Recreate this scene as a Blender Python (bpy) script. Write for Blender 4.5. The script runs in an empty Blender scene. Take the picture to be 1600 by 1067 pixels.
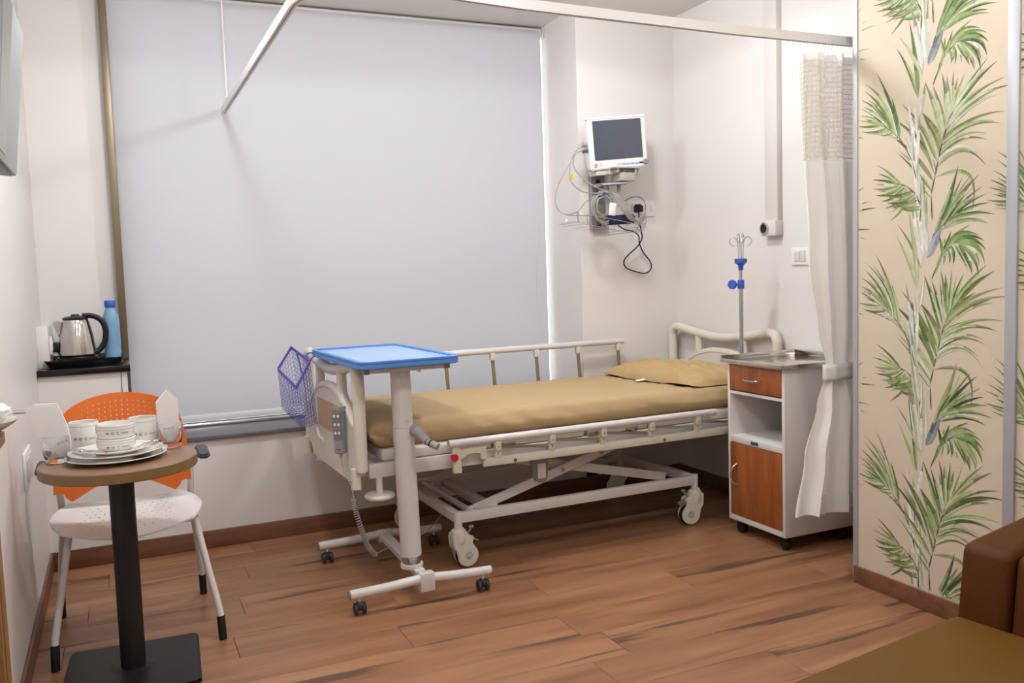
import bpy, bmesh, math, random
from math import sin, cos, pi, radians as R
from mathutils import Vector as V, Matrix as M, noise
random.seed(7)
S = bpy.context.scene
COL = S.collection

# ------------------------------------------------------------------ camera
FPX, PITCH, YAW, ROLL, CH = 1372.0, R(4.62), R(24.2), R(1.85), 1.32
FW = V((sin(YAW)*cos(PITCH), cos(YAW)*cos(PITCH), -sin(PITCH)))
r0 = FW.cross(V((0, 0, 1))).normalized(); u0 = r0.cross(FW)
RT = r0*cos(ROLL) - u0*sin(ROLL); UP = r0*sin(ROLL) + u0*cos(ROLL)
CAM = V((0, 0, CH))
cd = bpy.data.cameras.new('camera'); cam = bpy.data.objects.new('camera', cd); COL.objects.link(cam)
cd.sensor_width = 36; cd.lens = 36*FPX/1600; cd.clip_start = 0.02
mt = M((RT, UP, -FW)).transposed().to_4x4(); mt.translation = CAM; cam.matrix_world = mt
S.camera = cam

# ------------------------------------------------------------------ world, lights, exposure
S.view_settings.view_transform = 'Standard'; S.view_settings.look = 'None'
S.view_settings.gamma = 1; S.view_settings.use_curve_mapping = False
S.view_settings.exposure = 0.0
w = bpy.data.worlds.new('world'); S.world = w; w.use_nodes = True
w.node_tree.nodes['Background'].inputs[0].default_value = (0.90, 0.95, 1.0, 1)
w.node_tree.nodes['Background'].inputs[1].default_value = 3.4
LIGHTS = [(0.42, 3.35, 28, 'above the cafe table'), (1.90, 3.35, 29, 'above the middle of the bed'), (0.42, 1.50, 18, 'above the open floor'),
          (1.90, 1.50, 18, 'above the sofa'), (0.42, -0.3, 10, 'behind the viewer on the left'), (2.10, -0.3, 10, 'behind the viewer on the right')]
LPOW, LCOL = 3.6, (0.955, 0.985, 1.015)
def lamp_at(x, y, watts):
    # downlight cone, plus an added point fill that lifts upper walls and ceiling
    l = bpy.data.lights.new('ceiling_light', 'SPOT'); l.spot_size = R(160); l.spot_blend = .06; l.shadow_soft_size = .07
    l.energy = watts*LPOW*.225; l.color = LCOL
    o = bpy.data.objects.new('ceiling_light_bulb', l); COL.objects.link(o); o.location = (x, y, 2.779)
    l = bpy.data.lights.new('ceiling_fill_light', 'POINT'); l.shadow_soft_size = .13; l.energy = watts*LPOW*.315; l.color = LCOL
    o = bpy.data.objects.new('ceiling_fill_light', l); COL.objects.link(o); o.location = (x, y, 2.70)

# ------------------------------------------------------------------ helpers
def at(x, y, **k):
    d = (FW*FPX + RT*(x-800) - UP*(y-533.5)); (a, v), = k.items(); i = 'XYZ'.index(a)
    return CAM + d*((v-CAM[i])/d[i])

def lin(c):
    return tuple((v/12.92 if v <= .04045 else ((v+.055)/1.055)**2.4) for v in [x/255 for x in c])

MATS = {}
def mat(name, rgb, rough=.5, metal=0., spec=.5, bump=0., bscale=40., vary=0., coat=0., trans=0., ior=1.45, linear=False):
    if name in MATS: return MATS[name]
    m = bpy.data.materials.new(name); m.use_nodes = True; n = m.node_tree.nodes; L = m.node_tree.links
    b = n['Principled BSDF']; c = (*(rgb if linear else lin(rgb)), 1)
    b.inputs['Base Color'].default_value = c; b.inputs['Roughness'].default_value = rough
    b.inputs['Metallic'].default_value = metal; b.inputs['Specular IOR Level'].default_value = spec
    b.inputs['Coat Weight'].default_value = coat; b.inputs['Transmission Weight'].default_value = trans
    b.inputs['IOR'].default_value = ior
    if bump or vary:
        tc = n.new('ShaderNodeTexCoord'); nz = n.new('ShaderNodeTexNoise'); nz.inputs['Scale'].default_value = bscale
        nz.inputs['Detail'].default_value = 4; L.new(tc.outputs['Object'], nz.inputs['Vector'])
        if bump:
            bp = n.new('ShaderNodeBump'); bp.inputs['Strength'].default_value = bump; bp.inputs['Distance'].default_value = .004
            L.new(nz.outputs['Fac'], bp.inputs['Height']); L.new(bp.outputs[0], b.inputs['Normal'])
        if vary:
            mx = n.new('ShaderNodeMix'); mx.data_type = 'RGBA'
            mx.inputs[6].default_value = (*[v*(1-vary) for v in c[:3]], 1); mx.inputs[7].default_value = (*[min(1, v*(1+vary)) for v in c[:3]], 1)
            L.new(nz.outputs['Fac'], mx.inputs[0]); L.new(mx.outputs[2], b.inputs['Base Color'])
    MATS[name] = m
    return m

def wood(name, dark, mid, light, sx=1.5, sy=22., rough=.4, rnd=False, streak=.0, bump=.15, axis=0):
    m = bpy.data.materials.new(name); m.use_nodes = True; n = m.node_tree.nodes; L = m.node_tree.links
    b = n['Principled BSDF']; b.inputs['Roughness'].default_value = rough
    tc = n.new('ShaderNodeTexCoord'); mp = n.new('ShaderNodeMapping')
    sc = [sy, sy, sy]; sc[axis] = sx; mp.inputs['Scale'].default_value = sc
    L.new(tc.outputs['Object'], mp.inputs['Vector'])
    if rnd:
        oi = n.new('ShaderNodeObjectInfo'); cm = n.new('ShaderNodeVectorMath'); cm.operation = 'SCALE'
        cm.inputs[0].default_value = (37, 53, 71); L.new(oi.outputs['Random'], cm.inputs['Scale']); L.new(cm.outputs[0], mp.inputs['Location'])
    nz = n.new('ShaderNodeTexNoise'); nz.inputs['Scale'].default_value = 1; nz.inputs['Detail'].default_value = 6
    nz.inputs['Roughness'].default_value = .6; nz.inputs['Distortion'].default_value = .6
    L.new(mp.outputs[0], nz.inputs['Vector'])
    r = n.new('ShaderNodeValToRGB'); e = r.color_ramp.elements
    e[0].position = .30; e[0].color = (*lin(dark), 1); e[1].position = .72; e[1].color = (*lin(light), 1)
    x = e.new(.5); x.color = (*lin(mid), 1); L.new(nz.outputs['Fac'], r.inputs[0])
    out = r.outputs[0]
    if streak:
        m2 = n.new('ShaderNodeMapping'); s2 = [7., 7., 7.]; s2[axis] = .55; m2.inputs['Scale'].default_value = s2
        L.new(tc.outputs['Object'], m2.inputs['Vector'])
        if rnd: L.new(cm.outputs[0], m2.inputs['Location'])
        n2 = n.new('ShaderNodeTexNoise'); n2.inputs['Scale'].default_value = 1.6; n2.inputs['Detail'].default_value = 4; n2.inputs['Distortion'].default_value = .3
        L.new(m2.outputs[0], n2.inputs['Vector'])
        r2 = n.new('ShaderNodeValToRGB'); r2.color_ramp.elements[0].position = .62; r2.color_ramp.elements[0].color = (0, 0, 0, 1)
        r2.color_ramp.elements[1].position = .68; r2.color_ramp.elements[1].color = (streak, streak, streak, 1)
        L.new(n2.outputs['Fac'], r2.inputs[0])
        mx = n.new('ShaderNodeMix'); mx.data_type = 'RGBA'; L.new(r2.outputs[0], mx.inputs[0]); L.new(out, mx.inputs[6])
        mx.inputs[7].default_value = (*lin((78, 58, 46)), 1); out = mx.outputs[2]
    if rnd:
        hs = n.new('ShaderNodeHueSaturation'); mr = n.new('ShaderNodeMapRange'); mr.inputs[3].default_value = .90; mr.inputs[4].default_value = 1.08
        L.new(oi.outputs['Random'], mr.inputs[0]); L.new(mr.outputs[0], hs.inputs['Value']); L.new(out, hs.inputs['Color']); out = hs.outputs[0]
    L.new(out, b.inputs['Base Color'])
    bp = n.new('ShaderNodeBump'); bp.inputs['Strength'].default_value = bump; bp.inputs['Distance'].default_value = .002
    L.new(nz.outputs['Fac'], bp.inputs['Height']); L.new(bp.outputs[0], b.inputs['Normal'])
    MATS[name] = m
    return m

def thing(name, label, cat, loc=(0, 0, 0), rz=0., group=None):
    o = bpy.data.objects.new(name, None); COL.objects.link(o); o.location = loc; o.rotation_euler = (0, 0, rz)
    o.empty_display_size = .1
    return tag(o, label, cat, group)
def tag(o, label, cat=None, group=None, kind=None):
    if label: o['label'] = label
    if cat: o['category'] = cat
    if group: o['group'] = group
    if kind: o['kind'] = kind
    return o

def root_loc(p):
    while p.parent: p = p.parent
    return p.location
def obj(name, bm, m, parent=None, world=False, pivot=None, rz=0., angle=35, label=None, mods=None, kind=None):
    """one mesh object; world=True: verts are in world metres (before the thing's own turn)"""
    base = V((0, 0, 0))
    if parent is not None and world: base = V(root_loc(parent))
    if parent is None and pivot is not None: base = V(pivot)
    if base.length: bm.transform(M.Translation(-base))
    bmesh.ops.recalc_face_normals(bm, faces=bm.faces[:]) if bm.faces else None
    me = bpy.data.meshes.new(name); bm.to_mesh(me); bm.free()
    for p in me.polygons: p.use_smooth = True
    me.set_sharp_from_angle(angle=R(angle))
    ms = m if isinstance(m, (list, tuple)) else [m]
    for x in ms: me.materials.append(x)
    o = bpy.data.objects.new(name, me); COL.objects.link(o)
    if parent is not None: o.parent = parent
    elif pivot is not None: o.location = pivot; o.rotation_euler = (0, 0, rz)
    if label: o['label'] = label
    if kind: o['kind'] = kind
    return o

def B(): return bmesh.new()
def merge(bm, b2):
    me = bpy.data.meshes.new('tmp'); b2.to_mesh(me); b2.free(); bm.from_mesh(me); bpy.data.meshes.remove(me)
def box(bm, x0, x1, y0, y1, z0, z1, bev=0., seg=2, rot=None, mi=0):
    b = bmesh.new(); bmesh.ops.create_cube(b, size=1)
    c = V(((x0+x1)/2, (y0+y1)/2, (z0+z1)/2))
    for v in b.verts: v.co = V((v.co.x*(x1-x0), v.co.y*(y1-y0), v.co.z*(z1-z0)))
    if bev: bmesh.ops.bevel(b, geom=b.edges[:], offset=bev, segments=seg, profile=.5, affect='EDGES')
    if rot is not None: b.transform(rot.to_4x4() if len(rot) == 3 else rot)
    b.transform(M.Translation(c))
    for f in b.faces: f.material_index = mi
    merge(bm, b); return bm
def beam(bm, a, c, wd, ht, bev=.003):
    """rectangular bar from a to c; wd across (horizontal), ht up"""
    a = V(a); c = V(c); d = (c-a); L = d.length; d.normalize()
    s = d.cross(V((0, 0, 1)))
    s = V((1, 0, 0)) if s.length < 1e-4 else s.normalized()
    u = s.cross(d)
    b = bmesh.new(); bmesh.ops.create_cube(b, size=1)
    for v in b.verts: v.co = V((v.co.x*wd, v.co.y*L, v.co.z*ht))
    if bev: bmesh.ops.bevel(b, geom=b.edges[:], offset=bev, segments=1, affect='EDGES')
    mm = M((s, d, u)).transposed().to_4x4(); mm.translation = (a+c)/2; b.transform(mm)
    merge(bm, b); return bm
def cyl(bm, a, c, r, r2=None, n=20, cap=True, bev=0):
    a = V(a); c = V(c); r2 = r if r2 is None else r2
    d = (c-a).normalized(); s = d.orthogonal().normalized(); u = d.cross(s)
    prof = [(0, 0, r), ((c-a).length, 0, r2)]
    L = (c-a).length
    rings = [(0, r), (L, r2)] if not bev else [(0, r-bev), (bev*.3, r-bev*.3), (bev, r), (L-bev, r2), (L-bev*.3, r2-bev*.3), (L, r2-bev)]
    rv = []
    for t, rr in rings:
        rv.append([bm.verts.new(a + d*t + (s*cos(2*pi*k/n)+u*sin(2*pi*k/n))*rr) for k in range(n)])
    for q in range(len(rv)-1):
        for k in range(n): bm.faces.new((rv[q][k], rv[q][(k+1) % n], rv[q+1][(k+1) % n], rv[q+1][k]))
    if cap: bm.faces.new(rv[0][::-1]); bm.faces.new(rv[-1])
    return bm
def smooth(pts, k=6, closed=False):
    pts = [V(p) for p in pts]; n = len(pts); out = []
    rng = n if closed else n-1
    for i in range(rng):
        g = lambda j: pts[j % n] if closed else pts[max(0, min(n-1, j))]
        p0, p1, p2, p3 = g(i-1), g(i), g(i+1), g(i+2)
        for q in range(k):
            t = q/k
            out.append(.5*((2*p1)+(-p0+p2)*t+(2*p0-5*p1+4*p2-p3)*t*t+(-p0+3*p1-3*p2+p3)*t**3))
    if not closed: out.append(pts[-1])
    return out
def tube(bm, pts, r, n=8, closed=False, cap=True, flat=1.0, radii=None):
    pts = [V(p) for p in pts]; N = len(pts); rings = []
    nrm = None
    for i, p in enumerate(pts):
        if closed: t = pts[(i+1) % N]-pts[i-1]
        else: t = pts[min(N-1, i+1)]-pts[max(0, i-1)]
        if t.length < 1e-9: t = V((0, 0, 1))
        t.normalize()
        if nrm is None: nrm = t.orthogonal().normalized()
        else:
            nrm = nrm - t*nrm.dot(t)
            nrm = nrm.normalized() if nrm.length > 1e-6 else t.orthogonal().normalized()
        bn = t.cross(nrm); rr = radii[i] if radii else r
        rings.append([bm.verts.new(p+(nrm*cos(2*pi*k/n)+bn*sin(2*pi*k/n)*flat)*rr) for k in range(n)])
    for i in range(N if closed else N-1):
        a, b = rings[i], rings[(i+1) % N]
        off = 0
        if closed and i == N-1:
            off = min(range(n), key=lambda q: (a[0].co-b[q].co).length)
        for k in range(n):
            try: bm.faces.new((a[k], a[(k+1) % n], b[(k+1+off) % n], b[(k+off) % n]))
            except ValueError: pass
    if cap and not closed: bm.faces.new(rings[0][::-1]); bm.faces.new(rings[-1])
    return bm
def lathe(bm, prof, c=(0, 0, 0), n=40, mi=0, axis=None, cap=True):
    c = V(c); rings = []
    for r, z in prof:
        if r < 1e-6: rings.append([bm.verts.new(c+V((0, 0, z)))])
        else: rings.append([bm.verts.new(c+V((r*cos(2*pi*k/n), r*sin(2*pi*k/n), z))) for k in range(n)])
    for i in range(len(rings)-1):
        a, b = rings[i], rings[i+1]
        for k in range(n):
            k2 = (k+1) % n
            if len(a) == 1 and len(b) == 1: continue
            if len(a) == 1: f = bm.faces.new((a[0], b[k], b[k2]))
            elif len(b) == 1: f = bm.faces.new((a[k], a[k2], b[0]))
            else: f = bm.faces.new((a[k], a[k2], b[k2], b[k]))
            f.material_index = mi
    return bm
def prism(bm, poly, t0, t1, plane='XZ', bev=0., origin=(0, 0, 0)):
    """extrude a 2D outline; plane XZ extrudes along Y, YZ along X, XY along Z"""
    b = bmesh.new()
    f = {'XZ': lambda p, t: V((p[0], t, p[1])), 'YZ': lambda p, t: V((t, p[0], p[1])), 'XY': lambda p, t: V((p[0], p[1], t))}[plane]
    v0 = [b.verts.new(f(p, t0)) for p in poly]; v1 = [b.verts.new(f(p, t1)) for p in poly]; n = len(poly)
    b.faces.new(v0); b.faces.new(v1[::-1])
    for k in range(n): b.faces.new((v0[k], v1[k], v1[(k+1) % n], v0[(k+1) % n]))
    bmesh.ops.recalc_face_normals(b, faces=b.faces[:])
    if bev:
        es = [e for e in b.edges if len(e.link_faces) == 2 and e.calc_face_angle(0) > .6]
        bmesh.ops.bevel(b, geom=es, offset=bev, segments=2, affect='EDGES', clamp_overlap=True)
    b.transform(M.Translation(V(origin))); merge(bm, b); return bm
def rrect(w_, h_, r, n=6, cx=0, cy=0):
    out = []
    for sx, sy, a0 in ((1, 1, 0), (-1, 1, 90), (-1, -1, 180), (1, -1, 270)):
        for k in range(n+1):
            a = R(a0+90*k/n); out.append((cx+sx*(w_/2-r)+r*cos(a), cy+sy*(h_/2-r)+r*sin(a)))
    return out
def ngrid(bm, fn, nu, nv, skip=None, mi=0):
    g = [[bm.verts.new(fn(i, j)) for j in range(nv+1)] for i in range(nu+1)]
    for i in range(nu):
        for j in range(nv):
            if skip and skip(i, j): continue
            f = bm.faces.new((g[i][j], g[i+1][j], g[i+1][j+1], g[i][j+1])); f.material_index = mi
    loose = [v for v in bm.verts if not v.link_faces]
    for v in loose: bm.verts.remove(v)
    return bm
def solid(o, t, off=0., split=False):
    md = o.modifiers.new('thickness', 'SOLIDIFY'); md.thickness = t; md.offset = off
    if split: e = o.modifiers.new('crisp', 'EDGE_SPLIT'); e.split_angle = R(32)
    return o
def text_bm(s, size, depth=.0004, spacing=1.0):
    cu = bpy.data.curves.new('txt', 'FONT'); cu.body = s; cu.size = size; cu.align_x = 'LEFT'; cu.extrude = depth
    cu.space_character = spacing; cu.resolution_u = 3
    o = bpy.data.objects.new('txt', cu); COL.objects.link(o)
    dg = bpy.context.evaluated_depsgraph_get(); me = bpy.data.meshes.new_from_object(o.evaluated_get(dg))
    b = bmesh.new(); b.from_mesh(me); bpy.data.objects.remove(o); bpy.data.curves.remove(cu); bpy.data.meshes.remove(me)
    return b
def copy_tree(o, parent=None):
    c = o.copy(); COL.objects.link(c)
    if parent is not None: c.parent = parent
    for ch in list(o.children): copy_tree(ch, c)
    return c

# ------------------------------------------------------------------ materials
WALL = mat('wall_paint', (224, 219, 215), .42, bump=.04, bscale=60, spec=.35)
CEIL = mat('ceiling_paint', (228, 225, 221), .7)
WHITE = mat('white_laminate', (214, 208, 203), .4)
IVORY = mat('ivory_plastic', (219, 211, 198), .38)
CREAM = mat('cream_painted_steel', (212, 206, 188), .4)
STEELW = mat('white_powder_coat', (213, 207, 204), .32)
CHROME = mat('chrome', (200, 198, 195), .18, 1.)
STEEL = mat('stainless_steel', (190, 184, 176), .28, 1.)
STRIP = mat('grey_strip', (176, 176, 180), .4, .2)
ALU = mat('aluminium', (170, 168, 170), .35, .85)
BLACK = mat('black_plastic', (18, 18, 19), .38)
BLACKM = mat('black_powder_coat', (24, 23, 23), .45, bump=.1, bscale=300)
RUBBER = mat('black_rubber', (22, 22, 24), .6)
GREY = mat('grey_plastic', (138, 136, 138), .45)
LGREY = mat('light_grey_cable', (164, 158, 150), .5)
BLUE = mat('blue_plastic', (88, 140, 210), .38)
DBLUE = mat('royal_blue_plastic', (52, 88, 178), .4)
PURPLE = mat('violet_blue_coating', (88, 84, 172), .45)
ORANGE = mat('orange_plastic', (224, 112, 42), .42)
BRASS = mat('olive_bronze_metal', (150, 138, 112), .35, .5)
CHINA = mat('white_porcelain', (232, 228, 222), .12, coat=.5)
INK = mat('black_print', (30, 30, 32), .6)
SHEET = mat('tan_sheet', (184, 157, 118), .85, bump=.25, bscale=350, spec=.2)
SHEETP = mat('tan_pillowcase', (184, 154, 110), .85, bump=.25, bscale=350, spec=.2)
PAPER = mat('white_paper', (236, 232, 230), .8)
LEATHER = mat('tan_leatherette', (98, 66, 20), .55, spec=.2, bump=.15, bscale=220)
LEATHERD = mat('shaded_leatherette', (78, 40, 6), .5, spec=.2, bump=.15, bscale=220)  # darker copy of the tan: the sofa back's shade put into colour
GRANITE = mat('black_granite', (20, 20, 21), .15, vary=.5, bscale=200)
SILL = mat('dark_sill', (112, 112, 116), .3, .3)
BRONZE = mat('anodised_bronze', (128, 114, 92), .4, .5)
TABLEW = wood('oak_laminate', (120, 90, 68), (130, 98, 75), (140, 106, 82), 3, 30, .35, bump=.05)
EDGEB = mat('ochre_edge_band', (126, 100, 64), .45)
CABW = wood('cherry_laminate', (128, 68, 32), (152, 84, 42), (170, 100, 54), 2.2, 16, .33, bump=.03, axis=2)
PLANKM = wood('floor_plank_wood', (122, 82, 54), (148, 103, 72), (168, 121, 87), 1.1, 9, .38, rnd=True, streak=.85)
BASEM = wood('baseboard_wood', (98, 62, 42), (116, 76, 54), (130, 88, 64), 2, 26, .4, bump=.1)
INLAY = mat('beige_inlay', (196, 158, 128), .5, vary=.08, bscale=8)
PLINTH = mat('floor_grout', (70, 52, 40), .8)
WP = mat('peach_wallpaper', (204, 188, 166), .7, vary=.02, bscale=3)

def glassy(name, col=(1, 1, 1), rough=0.02, alpha_sh=True):
    m = bpy.data.materials.new(name); m.use_nodes = True; n = m.node_tree.nodes; L = m.node_tree.links
    b = n['Principled BSDF']; b.inputs['Base Color'].default_value = (*col, 1); b.inputs['Roughness'].default_value = rough
    b.inputs['Transmission Weight'].default_value = 1; b.inputs['IOR'].default_value = 1.45
    return m
GLASS = glassy('clear_glass')
BOTTLE = glassy('blue_bottle_plastic', (.42, .68, .92), .25)
WATERP = mat('pale_blue_water_bottle', (122, 160, 192), .3)

def screen_mat(name, c, rough):
    return mat(name, c, rough, coat=.4)
SCREEN = mat('grey_screen_glass', (78, 82, 94), .2, coat=.3, bump=.25, bscale=18)
TVSCR = mat('tv_glass', (14, 14, 16), .10, coat=1.)

# roller blind: fabric lets some daylight through
def blind_mat():
    m = bpy.data.materials.new('blind_fabric'); m.use_nodes = True; n = m.node_tree.nodes; L = m.node_tree.links
    b = n['Principled BSDF']; b.inputs['Base Color'].default_value = (*lin((184, 183, 186)), 1); b.inputs['Roughness'].default_value = .75
    t = n.new('ShaderNodeBsdfTranslucent'); t.inputs[0].default_value = (*lin((214, 208, 210)), 1)
    mx = n.new('ShaderNodeMixShader'); mx.inputs[0].default_value = .19
    L.new(b.outputs[0], mx.inputs[1]); L.new(t.outputs[0], mx.inputs[2]); L.new(mx.outputs[0], n['Material Output'].inputs[0])
    return m
BLIND = blind_mat()
def cloth_mat(name, rgb, tr, net=False):
    m = bpy.data.materials.new(name); m.use_nodes = True; n = m.node_tree.nodes; L = m.node_tree.links
    b = n['Principled BSDF']; b.inputs['Base Color'].default_value = (*lin(rgb), 1); b.inputs['Roughness'].default_value = .85
    t = n.new('ShaderNodeBsdfTranslucent'); t.inputs[0].default_value = (*lin(rgb), 1)
    mx = n.new('ShaderNodeMixShader'); mx.inputs[0].default_value = tr
    L.new(b.outputs[0], mx.inputs[1]); L.new(t.outputs[0], mx.inputs[2]); out = mx.outputs[0]
    if net:
        uv = n.new('ShaderNodeUVMap'); br = n.new('ShaderNodeTexBrick'); br.offset = 0; br.squash = 1
        br.inputs['Scale'].default_value = 1; br.inputs['Brick Width'].default_value = .022; br.inputs['Row Height'].default_value = .020
        br.inputs['Mortar Size'].default_value = .0030; br.inputs['Mortar Smooth'].default_value = .5
        L.new(uv.outputs[0], br.inputs['Vector'])
        tp = n.new('ShaderNodeBsdfTransparent'); m3 = n.new('ShaderNodeMixShader')
        mp = n.new('ShaderNodeMapRange'); mp.inputs[3].default_value = .72; mp.inputs[4].default_value = 1.0
        L.new(br.outputs['Fac'], mp.inputs[0]); L.new(mp.outputs[0], m3.inputs[0])
        L.new(tp.outputs[0], m3.inputs[1]); L.new(out, m3.inputs[2]); out = m3.outputs[0]
    L.new(out, n['Material Output'].inputs[0])
    return m
CURT = cloth_mat('white_curtain_cloth', (240, 236, 230), .3)
NET = cloth_mat('curtain_net', (222, 214, 204), .3, True)

# ================================================================== STRUCTURE
XL, XR, YW, YB, ZC, YN = -.345, 3.15, 4.51, 4.93, 2.80, -1.25
def struct(name, bm, m): return tag(obj(name, bm, m), None, kind='structure')

# floor: base slab and planks, each plank its own piece
b = B(); box(b, XL-.15, XR+.15, YN-.1, 5.2, -.08, -.012); floor = struct('floor', b, PLINTH)
PW, PL = .2035, 1.21
pm = None; pcuts = {}
def plank(x0, x1, y0, y1):
    key = (round(x1-x0, 3), round(y1-y0, 3))
    if key not in pcuts:
        bb = B(); lx, ly = (x1-x0)/2-.0007, (y1-y0)/2-.0007
        box(bb, -lx, lx, -ly, ly, -.012, 0, bev=.0009, seg=1)
        o = obj('plank', bb, PLANKM, floor); pcuts[key] = o.data
    else:
        o = bpy.data.objects.new('plank', pcuts[key]); COL.objects.link(o); o.parent = floor
    o.location = ((x0+x1)/2, (y0+y1)/2, 0)
y0 = 3.118 + PW*7
row = 0
while y0 > YN:
    yb, yt = y0, min(YW, y0+PW)
    if yt - yb > .02:
        x = XL - PL + ((row*.47+1.26) % 1.0)*PL if row != 10 else 1.535-PL*3
        while x < XR:
            a, c = max(x, XL), min(x+PL, XR)
            if c-a > .03: plank(a, c, max(yb, YN), yt)
            x += PL
    y0 -= PW; row += 1

b = B(); box(b, XL-.15, XR+.15, YN-.1, 5.2, ZC, ZC+.08); ceiling = struct('ceiling', b, CEIL)
b = B(); box(b, XL-.12, XL, YN-.1, 5.1, 0, ZC); struct('wall_left', b, WALL)
b = B(); box(b, XR, XR+.12, YN-.1, 5.1, 0, ZC); struct('wall_right', b, WALL)
b = B(); box(b, XL, XR, YN-.1, YN, 0, ZC); struct('wall_front', b, WALL)
b = B()
box(b, XL, .03, YW, 4.97, 0, .905)                # boxed-in ledge
box(b, .03, 2.56, YW, 5.1, 0, .54)               # parapet under the window
box(b, 2.485, XR, YW, 4.94, 0, ZC); box(b, 2.56, XR, 4.94, 5.1, 0, ZC)   # pier that carries the monitor
box(b, XL, .03, 4.97, 5.1, 0, ZC)                 # niche back
struct('wall_back', b, WALL)
# boxed ledge stone
b = B(); box(b, XL, .045, YW-.018, 4.97, .905, .935, bev=.002); tag(struct('trim_1', b, GRANITE), 'black polished stone ledge in the corner niche')
b = B(); box(b, .03, 2.485, YW-.02, 4.97, .54, .562, bev=.003); tag(struct('trim_2', b, SILL), 'dark grey window sill')
b = B(); cyl(b, (.07, 4.80, .572), (2.47, 4.80, .572), .011, n=12); tag(struct('trim_3', b, CHROME), 'bright metal rail lying along the window sill')
b = B(); box(b, .002, .005, YW-.0015, YW, .565, .905); tag(struct('trim_8', b, BLACK), 'thin dark joint in the boxed ledge front')
# raised socket box in the niche
b = B(); box(b, XL, -.295, 4.60, 4.97, .935, 1.13, bev=.003); tag(struct('trim_4', b, WALL), 'low boxed ledge with socket in the niche')

# baseboards
def bboard(name, x0, x1, y0, y1, h=.088):
    bb = B(); box(bb, x0, x1, y0, y1, 0, h, bev=.002); o = struct(name, bb, BASEM); return o
bboard('baseboard_back', XL, XR, YW-.012, YW)
bboard('baseboard_left', XL, XL+.012, YN, YW-.012)
bboard('baseboard_right', XR-.012, XR, 2.66, YW-.012)
# partition
PX, PY = 2.70, 2.645
b = B(); box(b, PX, PX+.09, YN, PY, 0, ZC); part = struct('wall_partition', b, WP)
bboard('baseboard_partition', PX-.012, PX, YN, PY-.004, .072)
b = B(); box(b, PX-.006, PX+.094, PY-.018, PY+.004, 0, ZC, bev=.001); tag(struct('trim_5', b, STRIP), 'aluminium corner strip at the end of the papered partition')
b = B(); box(b, PX-.011, PX, 1.945, 1.985, 0, ZC, bev=.001); tag(struct('trim_6', b, STRIP), 'aluminium strip between two wallpaper panels')

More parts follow.
